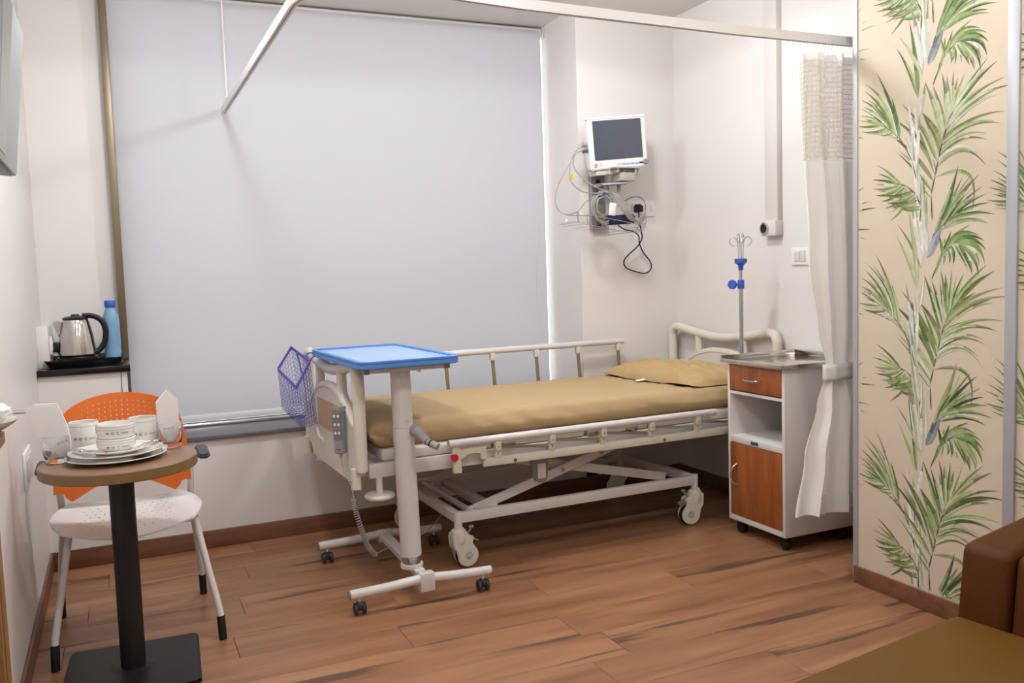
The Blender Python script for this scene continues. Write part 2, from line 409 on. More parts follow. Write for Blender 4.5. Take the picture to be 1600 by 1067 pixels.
# wallpaper print: flat leaves printed on the partition
def palm_print():
    cols = [(96, 122, 58), (120, 142, 78), (148, 164, 106), (82, 104, 52), (176, 184, 142), (116, 116, 66), (140, 140, 92), (70, 96, 46), (196, 196, 172)]
    white = [(214, 210, 200), (204, 204, 196), (222, 216, 204), (186, 188, 184)]
    dark = [(56, 52, 40), (62, 78, 46), (88, 84, 54)]
    bm = B(); cl = bm.loops.layers.float_color.new('print')
    def c2(x, y):
        p = at(1330+x/3.137, 80+y/3.137, X=PX); return (p.y, p.z)
    state = [0]
    rnd = random.Random(3)
    def leaf(p0, p1, wd, bend=0., pal=cols, dy=0., dz=0.):
        a = V(c2(*p0)); c = V(c2(*p1)); d = c-a; L = d.length
        if L < 1e-5: return
        nrm = V((-d.y, d.x))/L
        state[0] += 1; lay = .0004+.000006*(state[0] % 150)
        N = 9; c0 = rnd.choice(pal); c1 = rnd.choice(pal); tip = rnd.random() < .5
        pts = []
        for k in range(N+1):
            t = k/N
            q = a + d*t + nrm*(bend*L*4*t*(1-t)) + V((0, -abs(bend)*L*.0*t))
            w_ = wd*(sin(pi*min(1, t**.62)))**.85*(1-.25*t)+.0004
            pts.append((q, w_, t))
        for side in (0, 1):
            base = c0 if side else c1
            for k in range(N):
                (q0, w0, t0), (q1, w1, t1) = pts[k], pts[k+1]
                tt = (pts[min(N, k+1)][0]-pts[max(0, k)][0]); tt = tt.normalized() if tt.length else V((0, 1)); nn = V((-tt.y, tt.x))*(1 if side else -1)
                quad = [q0, q1, q1+nn*w1*.5, q0+nn*w0*.5]
                quad = [V((q.x+dy, q.y+dz)) for q in quad]
                if max(q.x for q in quad) > PY-.02 or max(q.y for q in quad) > ZC or min(q.y for q in quad) < .073: continue
                try: f = bm.faces.new([bm.verts.new((PX-lay, q.x, q.y)) for q in quad])
                except ValueError: continue
                sh = rnd.uniform(.86, 1.12)
                col = base
                if tip and t0 > .6: col = tuple((x*.6+y*.4) for x, y in zip(base, (60, 50, 34)))
                if t0 < .25: col = tuple((x*.75+y*.25) for x, y in zip(base, (205, 200, 182)))
                cc = (*[min(1, x*sh) for x in lin(col)], 1)
                for lp in f.loops: lp[cl] = cc
    def stem(pts, wd, pal, dy, dz):
        for p, q in zip(pts[:-1], pts[1:]): leaf(p, q, wd, 0, pal, dy, dz)
    def unit(dy, dz):
        # grey-white sheaths behind
        LITE = [(150, 160, 112), (176, 182, 146), (196, 196, 172), (136, 150, 92), (208, 206, 190)]
        for p0, p1, wd, bd in [((345, 1060), (240, 865), .016, .03), ((345, 1040), (288, 715), .024, .02), ((352, 1010), (352, 680), .022, 0), ((372, 990), (372, 700), .018, -.02),
                               ((318, 600), (262, 420), .022, .02), ((316, 580), (285, 330), .024, .0), ((318, 500), (272, 210), .016, 0), ((330, 420), (310, 260), .016, 0), ((322, 560), (335, 300), .018, 0), ((338, 330), (365, 150), .018, 0)]:
            leaf(p0, p1, wd, bd, white+cols[4:5], dy, dz)
        for q_ in range(10):
            a_ = rnd.uniform(300, 350); t_ = rnd.uniform(560, 1000); leaf((a_+20, t_+60), (a_-rnd.uniform(-25, 30), t_-rnd.uniform(150, 300)), .014, rnd.uniform(-.03, .03), white+LITE, dy, dz)
        for p0, p1, wd, bd in [((342, 1062), (228, 0+850), .012, .05), ((330, 230), (225, -10), .018, .04), ((330, 220), (285, -150), .02, .02)]:
            leaf(p0, p1, wd, bd, cols[2:5], dy, dz)
        # left high frond
        ste = [(320, 630), (300, 540), (255, 450), (205, 395), (120, 345)]
        stem(ste, .005, dark, dy, dz)
        LITE = [(150, 160, 112), (176, 182, 146), (196, 196, 172), (136, 150, 92), (208, 206, 190)]
        def fan(L, pal):
            L = [q for q in L if q[2]]
            for (a0, a1, wa, ba), (b0, b1, wb_, bb_) in zip(L[:-1], L[1:]):
                if abs(a1[0]-b1[0])+abs(a1[1]-b1[1]) < 150:
                    m_ = lambda p, q: ((p[0]+q[0])/2+rnd.uniform(-6, 6), (p[1]+q[1])/2+rnd.uniform(-6, 6))
                    e1 = m_(a1, b1); e0 = m_(a0, b0); e1 = (e0[0]+(e1[0]-e0[0])*.86, e0[1]+(e1[1]-e0[1])*.86)
                    leaf(e0, e1, (wa+wb_)*.55, (ba+bb_)/2, LITE, dy, dz)
            for p0, p1, wd, bd in L: leaf(p0, p1, wd*1.15, bd, cols if pal is None else pal, dy, dz)
        fan([((240, 430), (160, 190), .02, .06), ((235, 425), (122, 105), .012, .05), ((215, 400), (68, 160), .013, .10), ((205, 392), (65, 195), .012, .07), ((190, 380), (50, 240), .012, .08), ((175, 372), (42, 282), .010, .06), ((160, 365), (35, 315), .009, .05), ((150, 360), (28, 368), .009, -.04), ((175, 375), (55, 395), .009, -.08), ((190, 385), (90, 400), .008, -.08), ((205, 395), (140, 412), .008, -.06), ((238, 430), (185, 415), .008, -.06), ((238, 425), (200, 230), .014, .02), ((195, 385), (110, 260), .012, .04), ((180, 375), (80, 300), .012, .04), ((165, 368), (70, 335), .011, .02)], cols)
        # low left frond
        stem([(338, 840), (342, 760), (318, 700), (270, 660), (215, 650)], .006, dark, dy, dz)
        fan([((250, 660), (125, 558), .009, .05), ((240, 655), (105, 630), .009, .03), ((240, 656), (108, 675), .010, -.04), ((250, 660), (120, 706), .012, -.10), ((262, 665), (148, 735), .013, -.12), ((275, 672), (165, 770), .012, -.12), ((300, 690), (192, 832), .011, -.06), ((315, 700), (178, 745), .012, -.08), ((330, 730), (180, 742), .013, -.06), ((338, 760), (240, 768), .011, -.06), ((340, 775), (250, 775), .008, -.05), ((300, 685), (150, 700), .013, -.10), ((322, 715), (200, 760), .012, -.10), ((230, 655), (135, 600), .008, .05)], cols[:4]+cols[5:8])
        # main frond
        stem([(398, 830), (392, 700), (412, 610), (430, 520), (448, 440), (480, 335), (522, 250)], .006, dark, dy, dz)
        fan([((478, 345), (718, 45), .016, -.07), ((500, 290), (672, 30), .014, -.05), ((470, 370), (748, 128), .013, -.10), ((462, 395), (800, 160), .013, -.13), ((458, 410), (700, 195), .014, -.07), ((448, 440), (758, 292), .012, -.10), ((440, 470), (730, 352), .012, -.14), ((432, 515), (668, 433), .012, -.17), ((420, 570), (662, 560), .012, -.28), ((412, 630), (640, 500), .0, 0),
                               ((412, 620), (588, 800), .012, -.45), ((500, 300), (560, 100), .014, -.03), ((488, 315), (502, 95), .014, 0), ((478, 335), (445, 105), .016, .02), ((478, 330), (470, 120), .014, 0), ((460, 385), (400, 170), .018, .03), ((450, 420), (362, 150), .020, .02), ((440, 470), (345, 300), .026, .06), ((432, 505), (355, 320), .022, .03), ((425, 550), (250, 260), .018, .06), ((418, 590), (210, 335), .020, .07), ((412, 610), (270, 280), .016, .05), ((405, 640), (190, 410), .016, .05), ((398, 690), (222, 495), .009, .03), ((396, 720), (330, 650), .008, .02),
                               ((470, 360), (620, 180), .014, -.06), ((455, 425), (600, 330), .010, -.06), ((430, 520), (560, 420), .010, -.06)], cols)
        # dark blue-green leaf and fan
        stem([(372, 1015), (395, 930), (428, 850)], .010, dark, dy, dz)
        leaf((372, 1015), (455, 800), .034, .03, [(150, 160, 168), (126, 138, 150), (92, 100, 104)], dy, dz)
        fan([((408, 900), (525, 562), .024, .03), ((430, 870), (598, 590), .012, -.03), ((438, 860), (626, 604), .014, -.04), ((445, 862), (642, 662), .012, -.05), ((450, 862), (662, 700), .012, -.08), ((455, 850), (682, 740), .012, -.08), ((460, 845), (708, 800), .013, -.10), ((445, 875), (672, 842), .014, -.12), ((425, 880), (500, 720), .018, -.02), ((440, 865), (560, 700), .014, -.02)], [(70, 92, 46), (98, 124, 62), (126, 140, 84), (60, 66, 44), (150, 160, 118)])
        # drooping fan
        stem([(395, 1120), (420, 1050), (450, 990), (510, 940)], .005, dark, dy, dz)
        fan([((450, 985), (585, 850), .012, -.10), ((470, 965), (625, 902), .013, -.25), ((500, 945), (655, 930), .014, -.18), ((510, 942), (662, 975), .016, -.20), ((515, 940), (655, 1040), .020, -.24), ((530, 945), (625, 1105), .014, -.14), ((525, 945), (595, 1095), .012, -.05), ((510, 950), (570, 1065), .010, -.03), ((490, 955), (500, 1045), .012, -.10), ((470, 970), (480, 1040), .010, -.15), ((445, 990), (410, 1090), .012, 0), ((440, 1010), (490, 880), .014, .03), ((450, 1000), (430, 900), .012, .03)], [(76, 110, 44), (96, 130, 56), (120, 146, 80), (60, 84, 38), (150, 156, 104)])
    for k in range(-2, 3):
        unit(0, .6905*k-.0)
        unit(-.568, .6905*k-.335)
        unit(.568, .6905*k+.335)
    return bm
pb = palm_print()
pm_ = bpy.data.materials.new('printed_leaves'); pm_.use_nodes = True
vc = pm_.node_tree.nodes.new('ShaderNodeVertexColor'); vc.layer_name = 'print'
pm_.node_tree.links.new(vc.outputs[0], pm_.node_tree.nodes['Principled BSDF'].inputs['Base Color'])
pm_.node_tree.nodes['Principled BSDF'].inputs['Roughness'].default_value = .7
po = obj('printed_leaves', pb, pm_, part); tag(po, 'green palm fronds printed on peach wallpaper', kind='stuff')

# window behind the blind
b = B()
for x0, x1, z0, z1 in ((.03, .085, .562, ZC), (2.54, 2.56, .562, ZC), (.085, 2.54, .562, .60), (.085, 2.54, 2.76, ZC)):
    box(b, x0, x1, 4.975, 5.03, z0, z1, bev=.002)
win = struct('window_1', b, BRONZE); tag(win, 'bronze window frame behind the blind')
for x0, x1 in ((.085, 1.312), (1.313, 2.54)):
    b = B(); box(b, x0, x1, 5.0, 5.006, .60, 2.76); obj('pane', b, GLASS, win)
# visible bronze jamb strip left of the blind
b = B(); box(b, .012, .047, 4.90, 4.97, .935, ZC, bev=.002); tag(struct('trim_7', b, BRONZE), 'narrow bronze window jamb left of the blind')

# ceiling downlights (the lamps of the room)
for i, (x, y, wt, wh) in enumerate(LIGHTS):
    t = thing('ceiling_light', 'white round recessed downlight '+wh, 'ceiling light', (x, y, ZC), group='recessed downlights in the ceiling')
    b = B(); lathe(b, [(.10, 0), (.125, 0), (.128, -.004), (.122, -.010), (.105, -.010), (.10, -.004), (.10, 0)], n=32); obj('rim', b, STEELW, t)
    lamp_at(x, y, wt)

# ================================================================== BLIND, CURTAIN TRACK
bt = thing('roller_blind', 'large white roller blind covering the window', 'blind', (1.26, 4.93, .57))
bx0, bx1 = .048, 2.462
b = B()
def bf(i, j):
    x = bx0+(bx1-bx0)*i/24; z = .60+(ZC-.03-.60)*j/24
    if i == 24: x += .0
    return V((x, 4.915+.004*sin(x*2.2+.4)*(1-j/24)+.0015*noise.noise(V((x*2, z*2, 0))), z))
ngrid(b, bf, 24, 24); obj('fabric', b, BLIND, bt, world=True)
b = B(); box(b, bx0, bx1, 4.903, 4.925, .572, .606, bev=.003); obj('bottom_bar', b, mat('blind_bar', (222, 220, 222), .5), bt, world=True)
b = B(); cyl(b, (bx0, 4.945, ZC-.035), (bx1+.012, 4.945, ZC-.035), .026, n=20); obj('roller_tube', b, STEELW, bt, world=True)
b = B()
for x in (2.478, 2.4815):
    box(b, x-.001, x+.002, 4.905, 4.93, ZC-.075, ZC-.003, bev=.0005)
obj('bracket', b, STEELW, bt, world=True)
# bead chain: two strands meeting in a loop
ch = smooth([(2.468, 4.90, 2.74), (2.466, 4.895, 2.2), (2.47, 4.88, 1.6), (2.475, 4.87, 1.2), (2.50-.02, 4.83, .93), (2.46, 4.84, .90), (2.42, 4.87, .95), (2.38, 4.89, 1.1), (2.40, 4.90, 1.5), (2.45, 4.905, 2.2), (2.458, 4.91, 2.74)], 24)
b = B(); tube(b, ch, .0008, 5)
last = None
for p in ch:
    if last is None or (p-last).length > .014:
        bb = bmesh.new(); bmesh.ops.create_icosphere(bb, subdivisions=1, radius=.0028); bb.transform(M.Translation(p)); merge(b, bb); last = p
obj('bead_chain', b, STEELW, bt, world=True)

tr = thing('curtain_track', 'white ceiling-hung curtain track curving from the partition to the blind', 'curtain track', (1.5, 2.76, 2.2))
ZT = 2.205
path = [(3.149, 2.765, ZT), (2.2, 2.765, ZT), (1.3, 2.725, ZT), (.84, 2.67, ZT)]
cx, cy_, rr = .84, 2.93, .26
path += [(cx-rr*sin(a), cy_-rr*cos(a), ZT) for a in [R(9*k) for k in range(1, 11)]]
path += [(.58, 3.9, ZT), (.58, 4.901, ZT)]
def sweep(pts, prof):
    bm = B(); pts = [V(p) for p in pts]; rings = []
    for i, p in enumerate(pts):
        t = (pts[min(len(pts)-1, i+1)]-pts[max(0, i-1)]).normalized(); s = t.cross(V((0, 0, 1))).normalized()
        rings.append([bm.verts.new(p+s*u+V((0, 0, v))) for u, v in prof])
    n = len(prof)
    for i in range(len(rings)-1):
        for k in range(n): bm.faces.new((rings[i][k], rings[i][(k+1) % n], rings[i+1][(k+1) % n], rings[i+1][k]))
    bm.faces.new(rings[0]); bm.faces.new(rings[-1][::-1]); return bm
obj('rail', sweep(path, [(-.011, -.017), (-.004, -.017), (-.004, -.010), (.004, -.010), (.004, -.017), (.011, -.017), (.011, .017), (-.011, .017)]), mat('track_enamel', (226, 219, 216), .3), tr, world=True, angle=50)
b = B(); cyl(b, (.58, 4.72, ZT+.015), (.58, 4.72, ZC), .005, n=10); cyl(b, (.58, 4.72, ZC-.01), (.58, 4.72, ZC), .022, n=16); obj('hanger_rod', b, STEELW, tr, world=True)
b = B(); box(b, 3.125, 3.15, 2.745, 2.785, ZT-.03, ZT+.03, bev=.002); obj('wall_bracket', b, STEELW, tr, world=True)

# curtain gathered behind the partition end
ct = thing('privacy_curtain', 'white gathered privacy curtain with net top, tied low beside the locker', 'curtain', (2.66, 2.77, .25))
def cwid(z):
    ks = [(.24, 2.535, 2.98, .034), (.50, 2.580, 2.96, .032), (.72, 2.640, 2.94, .026), (.83, 2.668, 2.88, .014), (.90, 2.672, 2.87, .012), (1.02, 2.645, 2.90, .020), (1.35, 2.600, 2.92, .026), (1.75, 2.565, 2.94, .028), (2.15, 2.550, 2.95, .026)]
    for a, c in zip(ks[:-1], ks[1:]):
        if z <= c[0]:
            t = max(0, (z-a[0])/(c[0]-a[0])); t = t*t*(3-2*t); return [a[q]+(c[q]-a[q])*t for q in (1, 2, 3)]
    return list(ks[-1][1:])
def curtain(z0, z1, nv, zoff=0., push=0.):
    bm = B(); uvl = bm.loops.layers.uv.new('UVMap'); NU = 110
    def pt(i, j):
        z = z0+(z1-z0)*j/nv; s = i/NU; xl, xr, am = cwid(z)
        x = xl+(xr-xl)*s
        fr_ = 3.2 if z < .86 else 3.6
        ph = 2*pi*fr_*s+(1.2 if z < .86 else 0)+.5*noise.noise(V((s*3, z*1.2, 0)))*3
        y = 2.775+am*(sin(ph)+.35*sin(2.3*ph+z*1.5))+push*am
        x += am*.35*sin(ph*2+1)+.004*noise.noise(V((s*9, z*3, 1)))
        zz = z+(.012*sin(s*13)+.015*s if j == 0 and z0 < .3 else 0)
        return V((x, y, zz))
    g = [[bm.verts.new(pt(i, j)) for j in range(nv+1)] for i in range(NU+1)]
    for i in range(NU):
        for j in range(nv):
            f = bm.faces.new((g[i][j], g[i+1][j], g[i+1][j+1], g[i][j+1]))
            for lp, (a, c) in zip(f.loops, ((i, j), (i+1, j), (i+1, j+1), (i, j+1))):
                lp[uvl].uv = (a/NU*1.6, z0+(z1-z0)*c/nv)
    return bm
obj('cloth', curtain(.255, 1.725, 50), CURT, ct, world=True, angle=80)
obj('net_top', curtain(1.725, 2.125, 12), NET, ct, world=True, angle=80)
o = obj('header_tape', curtain(2.125, 2.150, 2), CURT, ct, world=True, angle=80)
o = obj('hem', curtain(.252, .335, 4, push=-.12), CURT, ct, world=True, angle=80)
# tie band
b = B()
def tie(i, j):
    a = 2*pi*i/40; z = .825+.068*j/4
    return V((2.775+.112*cos(a)*(1+.04*sin(3*a)), 2.775+.028*sin(a)+.002*sin(9*a), z+.006*cos(a)))
ngrid(b, tie, 40, 4); solid(obj('tie_band', b, CURT, ct, world=True, angle=80), .002)
for k in range(16):
    x = 2.462+k*.0155 if k < 14 else 2.68+(k-14)*.02
    b = B()
    tube(b, smooth([(x, 2.765, ZT-.012), (x+.004, 2.765, ZT-.026), (x-.003, 2.765, ZT-.038), (x, 2.765, ZT-.05)], 4), .0014, 6)
    obj('hook', b, PAPER, ct, world=True)

# ================================================================== WALL FITTINGS
# trunking with small camera
b = B(); box(b, XR-.035, XR, 3.567, 3.66, 1.535, ZC, bev=.002)
tag(obj('cable_trunking', b, WHITE), 'tall white cable trunking running up the right wall', 'trunking')
t = thing('wall_camera', 'small white wall camera with black round lens under the trunking', 'camera', (XR, 3.61, 1.46))
b = B(); box(b, XR-.052, XR, 3.563, 3.675, 1.455, 1.535, bev=.006); obj('housing', b, WHITE, t, world=True)
b = B(); bb = B(); lathe(bb, [(0, .010), (.012, .010), (.022, .008), (.024, 0)], n=28); bb.transform(M.Translation((XR-.052, 3.645, 1.495))@M.Rotation(-pi/2, 4, 'Y')); merge(b, bb); ln = obj('lens', b, BLACK, t, world=True)
b = B(); bb = B(); lathe(bb, [(.023, 0), (.031, 0), (.031, .006), (.023, .008)], n=28); bb.transform(M.Translation((XR-.052, 3.645, 1.495))@M.Rotation(-pi/2, 4, 'Y')); merge(b, bb); obj('lens_ring', b, CHROME, t, world=True)
def switch_plate(name, label, loc, rz, wd, ht, rockers, group=None):
    t = thing(name, label, 'switch' if 'switch' in name else 'socket', loc, rz, group)
    b = B(); box(b, -wd/2, wd/2, -.010, 0, -ht/2, ht/2, bev=.003); obj('plate', b, PAPER, t)
    for x0, x1, h in rockers:
        b = B(); box(b, x0, x1, -.014, -.009, -h/2, h/2, bev=.0015); obj('rocker', b, WHITE, t)
    return t
switch_plate('light_switch', 'white double switch plate on the right wall beside the curtain', (XR, 3.435, 1.345), -pi/2, .125, .088, ((-.038, -.002, .05), (.002, .04, .055)))
so = switch_plate('wall_socket', 'white socket plate behind the monitor cables', (2.90, YW, 1.665), 0, .19, .095, ((-.08, -.02, .05), (.055, .08, .03)))
t = switch_plate('wall_socket', 'white double socket plate low on the left wall behind the round table', (XL, 3.74, .64), pi/2, .24, .135, ((-.10, .01, .08), (.03, .10, .09)))
t = switch_plate('wall_socket', 'white socket plate in the corner niche with the kettle plug in it', (-.295, 4.74, 1.035), pi/2, .13, .085, ((-.05, -.01, .05), (.01, .05, .05)))
b = B(); box(b, 0, .035, -.012, .012, -.03, .02, bev=.008); 
for p in ((.02, 0, -.02),): tube(b, smooth([(.02, 0, -.025), (.03, .0, -.05), (.03, -.01, -.075), (.05, -.03, -.085)], 5), .004, 8)
o = obj('kettle_plug', b, BLACK, None, pivot=(0, 0, 0)); o.location = (-.285, 4.70, 1.03); tag(o, 'black three-pin plug with cord in the niche socket', 'plug')

# TV on the left wall, near its upper corner
t = thing('wall_television', 'grey flat television tilted down high on the left wall', 'television', (-.225, 2.55, 1.84))
t.rotation_euler = (0, R(6.3), 0)
b = B(); box(b, -.035, .012, -.36, .36, -.205, .205, bev=.006); obj('housing', b, mat('tv_grey', (160, 163, 163), .45), t)
b = B(); box(b, .011, .014, -.345, .05, -.185, .195, bev=.001); obj('screen', b, mat('tv_screen', (38, 38, 40), .2, coat=.5), t)
b = B(); box(b, -.03, .006, -.30, .30, -.2125, -.204, bev=.002); obj('vent', b, BLACK, t)
b = B(); box(b, -.095, -.035, -.06, .06, -.07, .07, bev=.004); box(b, -.119, -.09, -.10, .10, -.10, .10, bev=.004); obj('wall_mount', b, BLACK, t)

# ================================================================== PATIENT MONITOR
t = thing('patient_monitor', 'white bedside patient monitor with grey screen on the wall arm', 'monitor', (2.614, 4.28, 2.009), 0)
t.rotation_euler = (M.Rotation(-.067, 4, 'Z')@M.Rotation(.05, 4, 'X')@M.Rotation(-.088, 4, 'Y')).to_euler()
MW, MH = .359, .281
b = B(); prism(b, rrect(MW, MH, .018), 0, .05, 'XZ', bev=.007); prism(b, rrect(MW-.05, MH-.03, .02), .05, .13, 'XZ', bev=.012); mh = obj('housing', b, PAPER, t)
b = B(); prism(b, rrect(MW-.002, .014, .005, cy=MH/2+.002), .004, .045, 'XZ', bev=.003); obj('top_edge', b, PAPER, t)
b = B(); prism(b, rrect(.300, .214, .005, cy=.022, cx=-.003), -.0045, .004, 'XZ', bev=.001); obj('screen', b, SCREEN, t)
b = B(); bb = B(); lathe(bb, [(0, .016), (.012, .016), (.015, .012), (.016, 0)], n=24); bb.transform(M.Translation((.160, 0, -.113))@M.Rotation(pi/2, 4, 'X')); merge(b, bb); obj('knob', b, GREY, t)
for k, c in enumerate([(232, 196, 90), (150, 178, 200), (150, 178, 200), (150, 178, 200), (150, 178, 200), (30, 62, 100)]):
    b = B(); prism(b, rrect(.024, .009, .003, cx=-.008+k*.0285, cy=-.115), -.003, .002, 'XZ'); o = obj('button', b, mat('btn%d' % c[0], c, .5), t)
b = B(); bb = B(); tube(bb, [(-.152+.0085*cos(a), -.002, -.112+.0085*sin(a)) for a in [2*pi*k/20 for k in range(20)]], .0016, 6, closed=True); merge(b, bb); tube(b, [(-.152, -.003, -.117), (-.152, -.003, -.107)], .0012, 5); obj('power_logo', b, mat('red_print', (214, 70, 50), .5), t)
b = text_bm('uMEC', .011); 
b.free()
b = B()
for q in range(3): prism(b, rrect(.020-.004*q, .0018, .0005, cx=-.118, cy=-.105-.006*q), -.0015, .001, 'XZ')
obj('small_print', b, mat('pale_blue_print', (150, 176, 196), .6), t)
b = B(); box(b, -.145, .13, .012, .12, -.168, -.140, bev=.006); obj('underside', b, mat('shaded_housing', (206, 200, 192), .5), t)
b = B()
for z, r in ((.0, .008), (-.028, .011)):
    cyl(b, (-.18-.03, .03, .0+z), (-.175, .03, .0+z), r, n=14)
obj('port_plug', b, mat('plug_grey', (120, 118, 130), .5), t)

def A(x, y, Y): return at(x, y, Y=Y)
t = thing('monitor_wall_mount', 'grey steel wall channel and swing arm holding up the monitor', 'bracket', (2.60, YW, 1.54))
b = B(); box(b, 2.545, 2.655, 4.475, YW, 1.54, 1.865, bev=.002); wc = obj('wall_channel', b, ALU, t, world=True)
b = B(); box(b, 2.568, 2.632, 4.471, 4.478, 1.55, 1.855); obj('channel_groove', b, mat('channel_shadow_grey', (120, 118, 116), .5, .3), t, world=True)
for z_ in (1.80, 1.56):
    b = B(); box(b, 2.575, 2.60, 4.466, 4.473, z_, z_+.028, bev=.002); obj('clamp', b, BLACK, t, world=True)
b = B(); beam(b, (2.57, 4.47, 1.79), (2.66, 4.29, 1.80), .045, .022); beam(b, (2.53, 4.33, 1.785), (2.66, 4.28, 1.79), .03, .016); obj('swing_arm', b, ALU, t, world=True)
b = B(); box(b, 2.61, 2.70, 4.25, 4.36, 1.80, 1.845, bev=.003); cyl(b, (2.655, 4.30, 1.79), (2.655, 4.30, 1.875), .018); obj('swivel', b, mat('sand_grey_metal', (176, 168, 154), .5), t, world=True)
b = B(); box(b, 2.56, 2.74, 4.24, 4.40, 1.868, 1.876, bev=.001); box(b, 2.585, 2.595, 4.25, 4.38, 1.845, 1.87); box(b, 2.70, 2.71, 4.25, 4.38, 1.845, 1.87)
for x in (2.545, 2.735): cyl(b, (x, 4.27, 1.84), (x, 4.27, 1.872), .004, n=8); cyl(b, (x, 4.27, 1.836), (x, 4.27, 1.841), .011, n=12)
obj('mounting_tray', b, mat('tray_grey', (186, 182, 178), .4, .4), t, world=True)
b = B(); cyl(b, (2.64, 4.33, 1.745), (2.64, 4.33, 1.79), .010); obj('pivot_post', b, GREY, t, world=True)
b = B(); cyl(b, (2.60, 4.40, 1.70), (2.60, 4.40, 1.79), .016); beam(b, (2.60, 4.47, 1.76), (2.60, 4.40, 1.76), .03, .03); obj('pivot_post', b, GREY, t, world=True)

# wire basket under the arm
t = thing('cable_basket', 'small bent wire basket full of cables under the monitor', 'basket', (2.58, 4.33, 1.55))
bt0 = [A(903, 331, 4.28), A(903, 333, 4.22), A(935, 338, 4.18), A(960, 343, 4.18), A(1000, 350, 4.20), A(1010, 345, 4.28), A(1005, 335, 4.40)]
bt1 = [A(905, 345, 4.28), A(905, 348, 4.24), A(935, 354, 4.21), A(960, 359, 4.21), A(992, 363, 4.22), A(1002, 357, 4.28), A(1000, 350, 4.40)]
s0 = smooth(bt0, 6); s1 = smooth(bt1, 6)
b = B(); tube(b, s0, .0022, 6); tube(b, s1, .0018, 6)
back0 = [(2.37, 4.47, 1.64), (2.80, 4.47, 1.64)]
tube(b, [s0[0], V((2.37, 4.47, 1.625)), V((2.80, 4.47, 1.61)), s0[-1]], .002, 6)
obj('rim', b, ALU, t, world=True)
b = B()
for k in range(0, len(s0), 3): tube(b, [s0[k], s1[k]], .0014, 5)
for k in range(2, len(s1)-2, 3): tube(b, [s1[k], V((s1[k].x, 4.47, s1[k].z))], .0012, 5)
tag(obj('wires', b, ALU, t, world=True), None, kind='stuff')

# cables (grey) on the monitor
t = thing('monitor_cables', 'coiled grey sensor cables looping from the monitor into the wire basket', 'cable', (2.5, 4.3, 1.55))
yc = 4.27
def cable(pts, r, m, name='cable', k=7, par=None, lab=None):
    b = B(); tube(b, smooth(pts, k), r, 8); o = obj(name, b, m, par, world=par is not None)
    if lab: o['label'] = lab
    return o
cable([A(918, 231, 4.30), A(905, 232, 4.27), A(893, 248, 4.25), A(891, 280, 4.25), A(908, 298, 4.25), A(930, 302, 4.25), A(950, 300, 4.24)], .0032, LGREY, par=t)
cable([A(918, 233, 4.31), A(900, 240, 4.30), A(896, 258, 4.29), A(908, 276, 4.28), A(930, 292, 4.26), A(955, 302, 4.25), A(968, 312, 4.24)], .0034, LGREY, par=t)
cable([A(918, 223, 4.32), A(906, 226, 4.33), A(890, 256, 4.34), A(872, 290, 4.36), A(868, 318, 4.37), A(880, 334, 4.37), A(900, 332, 4.34), A(915, 316, 4.30), A(935, 303, 4.26)], .0022, LGREY, par=t)
for k in range(9):
    c0 = V(A(941+random.uniform(-5, 7), 322+random.uniform(-3, 5), yc)); ra = random.uniform(.048, .070); rb_ = ra*random.uniform(1.0, 1.35)
    pts = [c0+V((ra*cos(a), random.uniform(-.006, .006)-.004*k+.01, rb_*sin(a))) for a in [2*pi*q/14 for q in range(14)]]
    b = B(); tube(b, smooth(pts, 4, closed=True), .0034, 7, closed=True); obj('cable_loop', b, LGREY, t, world=True)
for k in range(4):
    cable([A(958+k*2, 300+k, 4.22), A(966+k*3, 316, 4.21), A(975+k*3, 332, 4.20), A(988+k*2, 345, 4.22), A(1003, 338+k*3, 4.24), A(1008, 330+k*3, 4.27)], .0042, LGREY, par=t)
cable([A(1008, 332, 4.26), A(1000, 346, 4.24), A(996, 356, 4.23), A(1002, 361, 4.24), A(1008, 352, 4.26), A(1010, 340, 4.27)], .0026, LGREY, par=t)
b = B(); box(b, -.006, .006, -.004, .004, -.010, .010, bev=.003); b.transform(M.Translation(A(944, 302, 4.22))); obj('cable_clip', b, DBLUE, t, world=True, label='blue cable clip')
b = B(); p = A(893, 276, 4.245); prism(b, rrect(.020, .032, .009), -.001, .001, 'XZ'); b.transform(M.Translation(p)@M.Rotation(-.15, 4, 'Y')); obj('cable_tag', b, mat('yellow_tag', (216, 178, 40), .5), t, world=True, label='yellow cable tag')
b = B(); p = A(876, 282, 4.345); prism(b, rrect(.016, .010, .004), -.001, .001, 'XZ'); b.transform(M.Translation(p)@M.Rotation(-.5, 4, 'Y')); obj('cable_tag', b, mat('yellow_tag', (216, 178, 40), .5), t, world=True)
b = B(); box(b, -.020, .020, -.006, .006, -.034, .034, bev=.004); b.transform(M.Translation(A(957, 327, 4.19))@M.Rotation(.12, 4, 'Y')); obj('cable_card', b, PAPER, t, world=True, label='white card tied to the cables')
b = B(); box(b, -.007, .007, -.004, .004, -.009, .009, bev=.002); b.transform(M.Translation(A(885, 345, 4.36))@M.Rotation(.3, 4, 'Y')); cable_end = obj('sensor_clip', b, PAPER, t, world=True)
b = B(); box(b, -.085, .085, -.035, .035, -.026, .026, bev=.018, seg=3)
for v in b.verts: v.co.z += .008*noise.noise(v.co*40)
b.transform(M.Translation(A(969, 343, 4.27))@M.Rotation(-.06, 4, 'Y')); o = obj('blood_pressure_cuff', b, mat('navy_cloth', (36, 44, 74), .8, bump=.3, bscale=200), pivot=A(969, 343, 4.27)); tag(o, 'navy blue rolled blood pressure cuff in the wire basket', 'cuff')
t = thing('power_cable', 'black power cable hanging in a loop below the wire basket', 'cable', A(997, 325, 4.48))
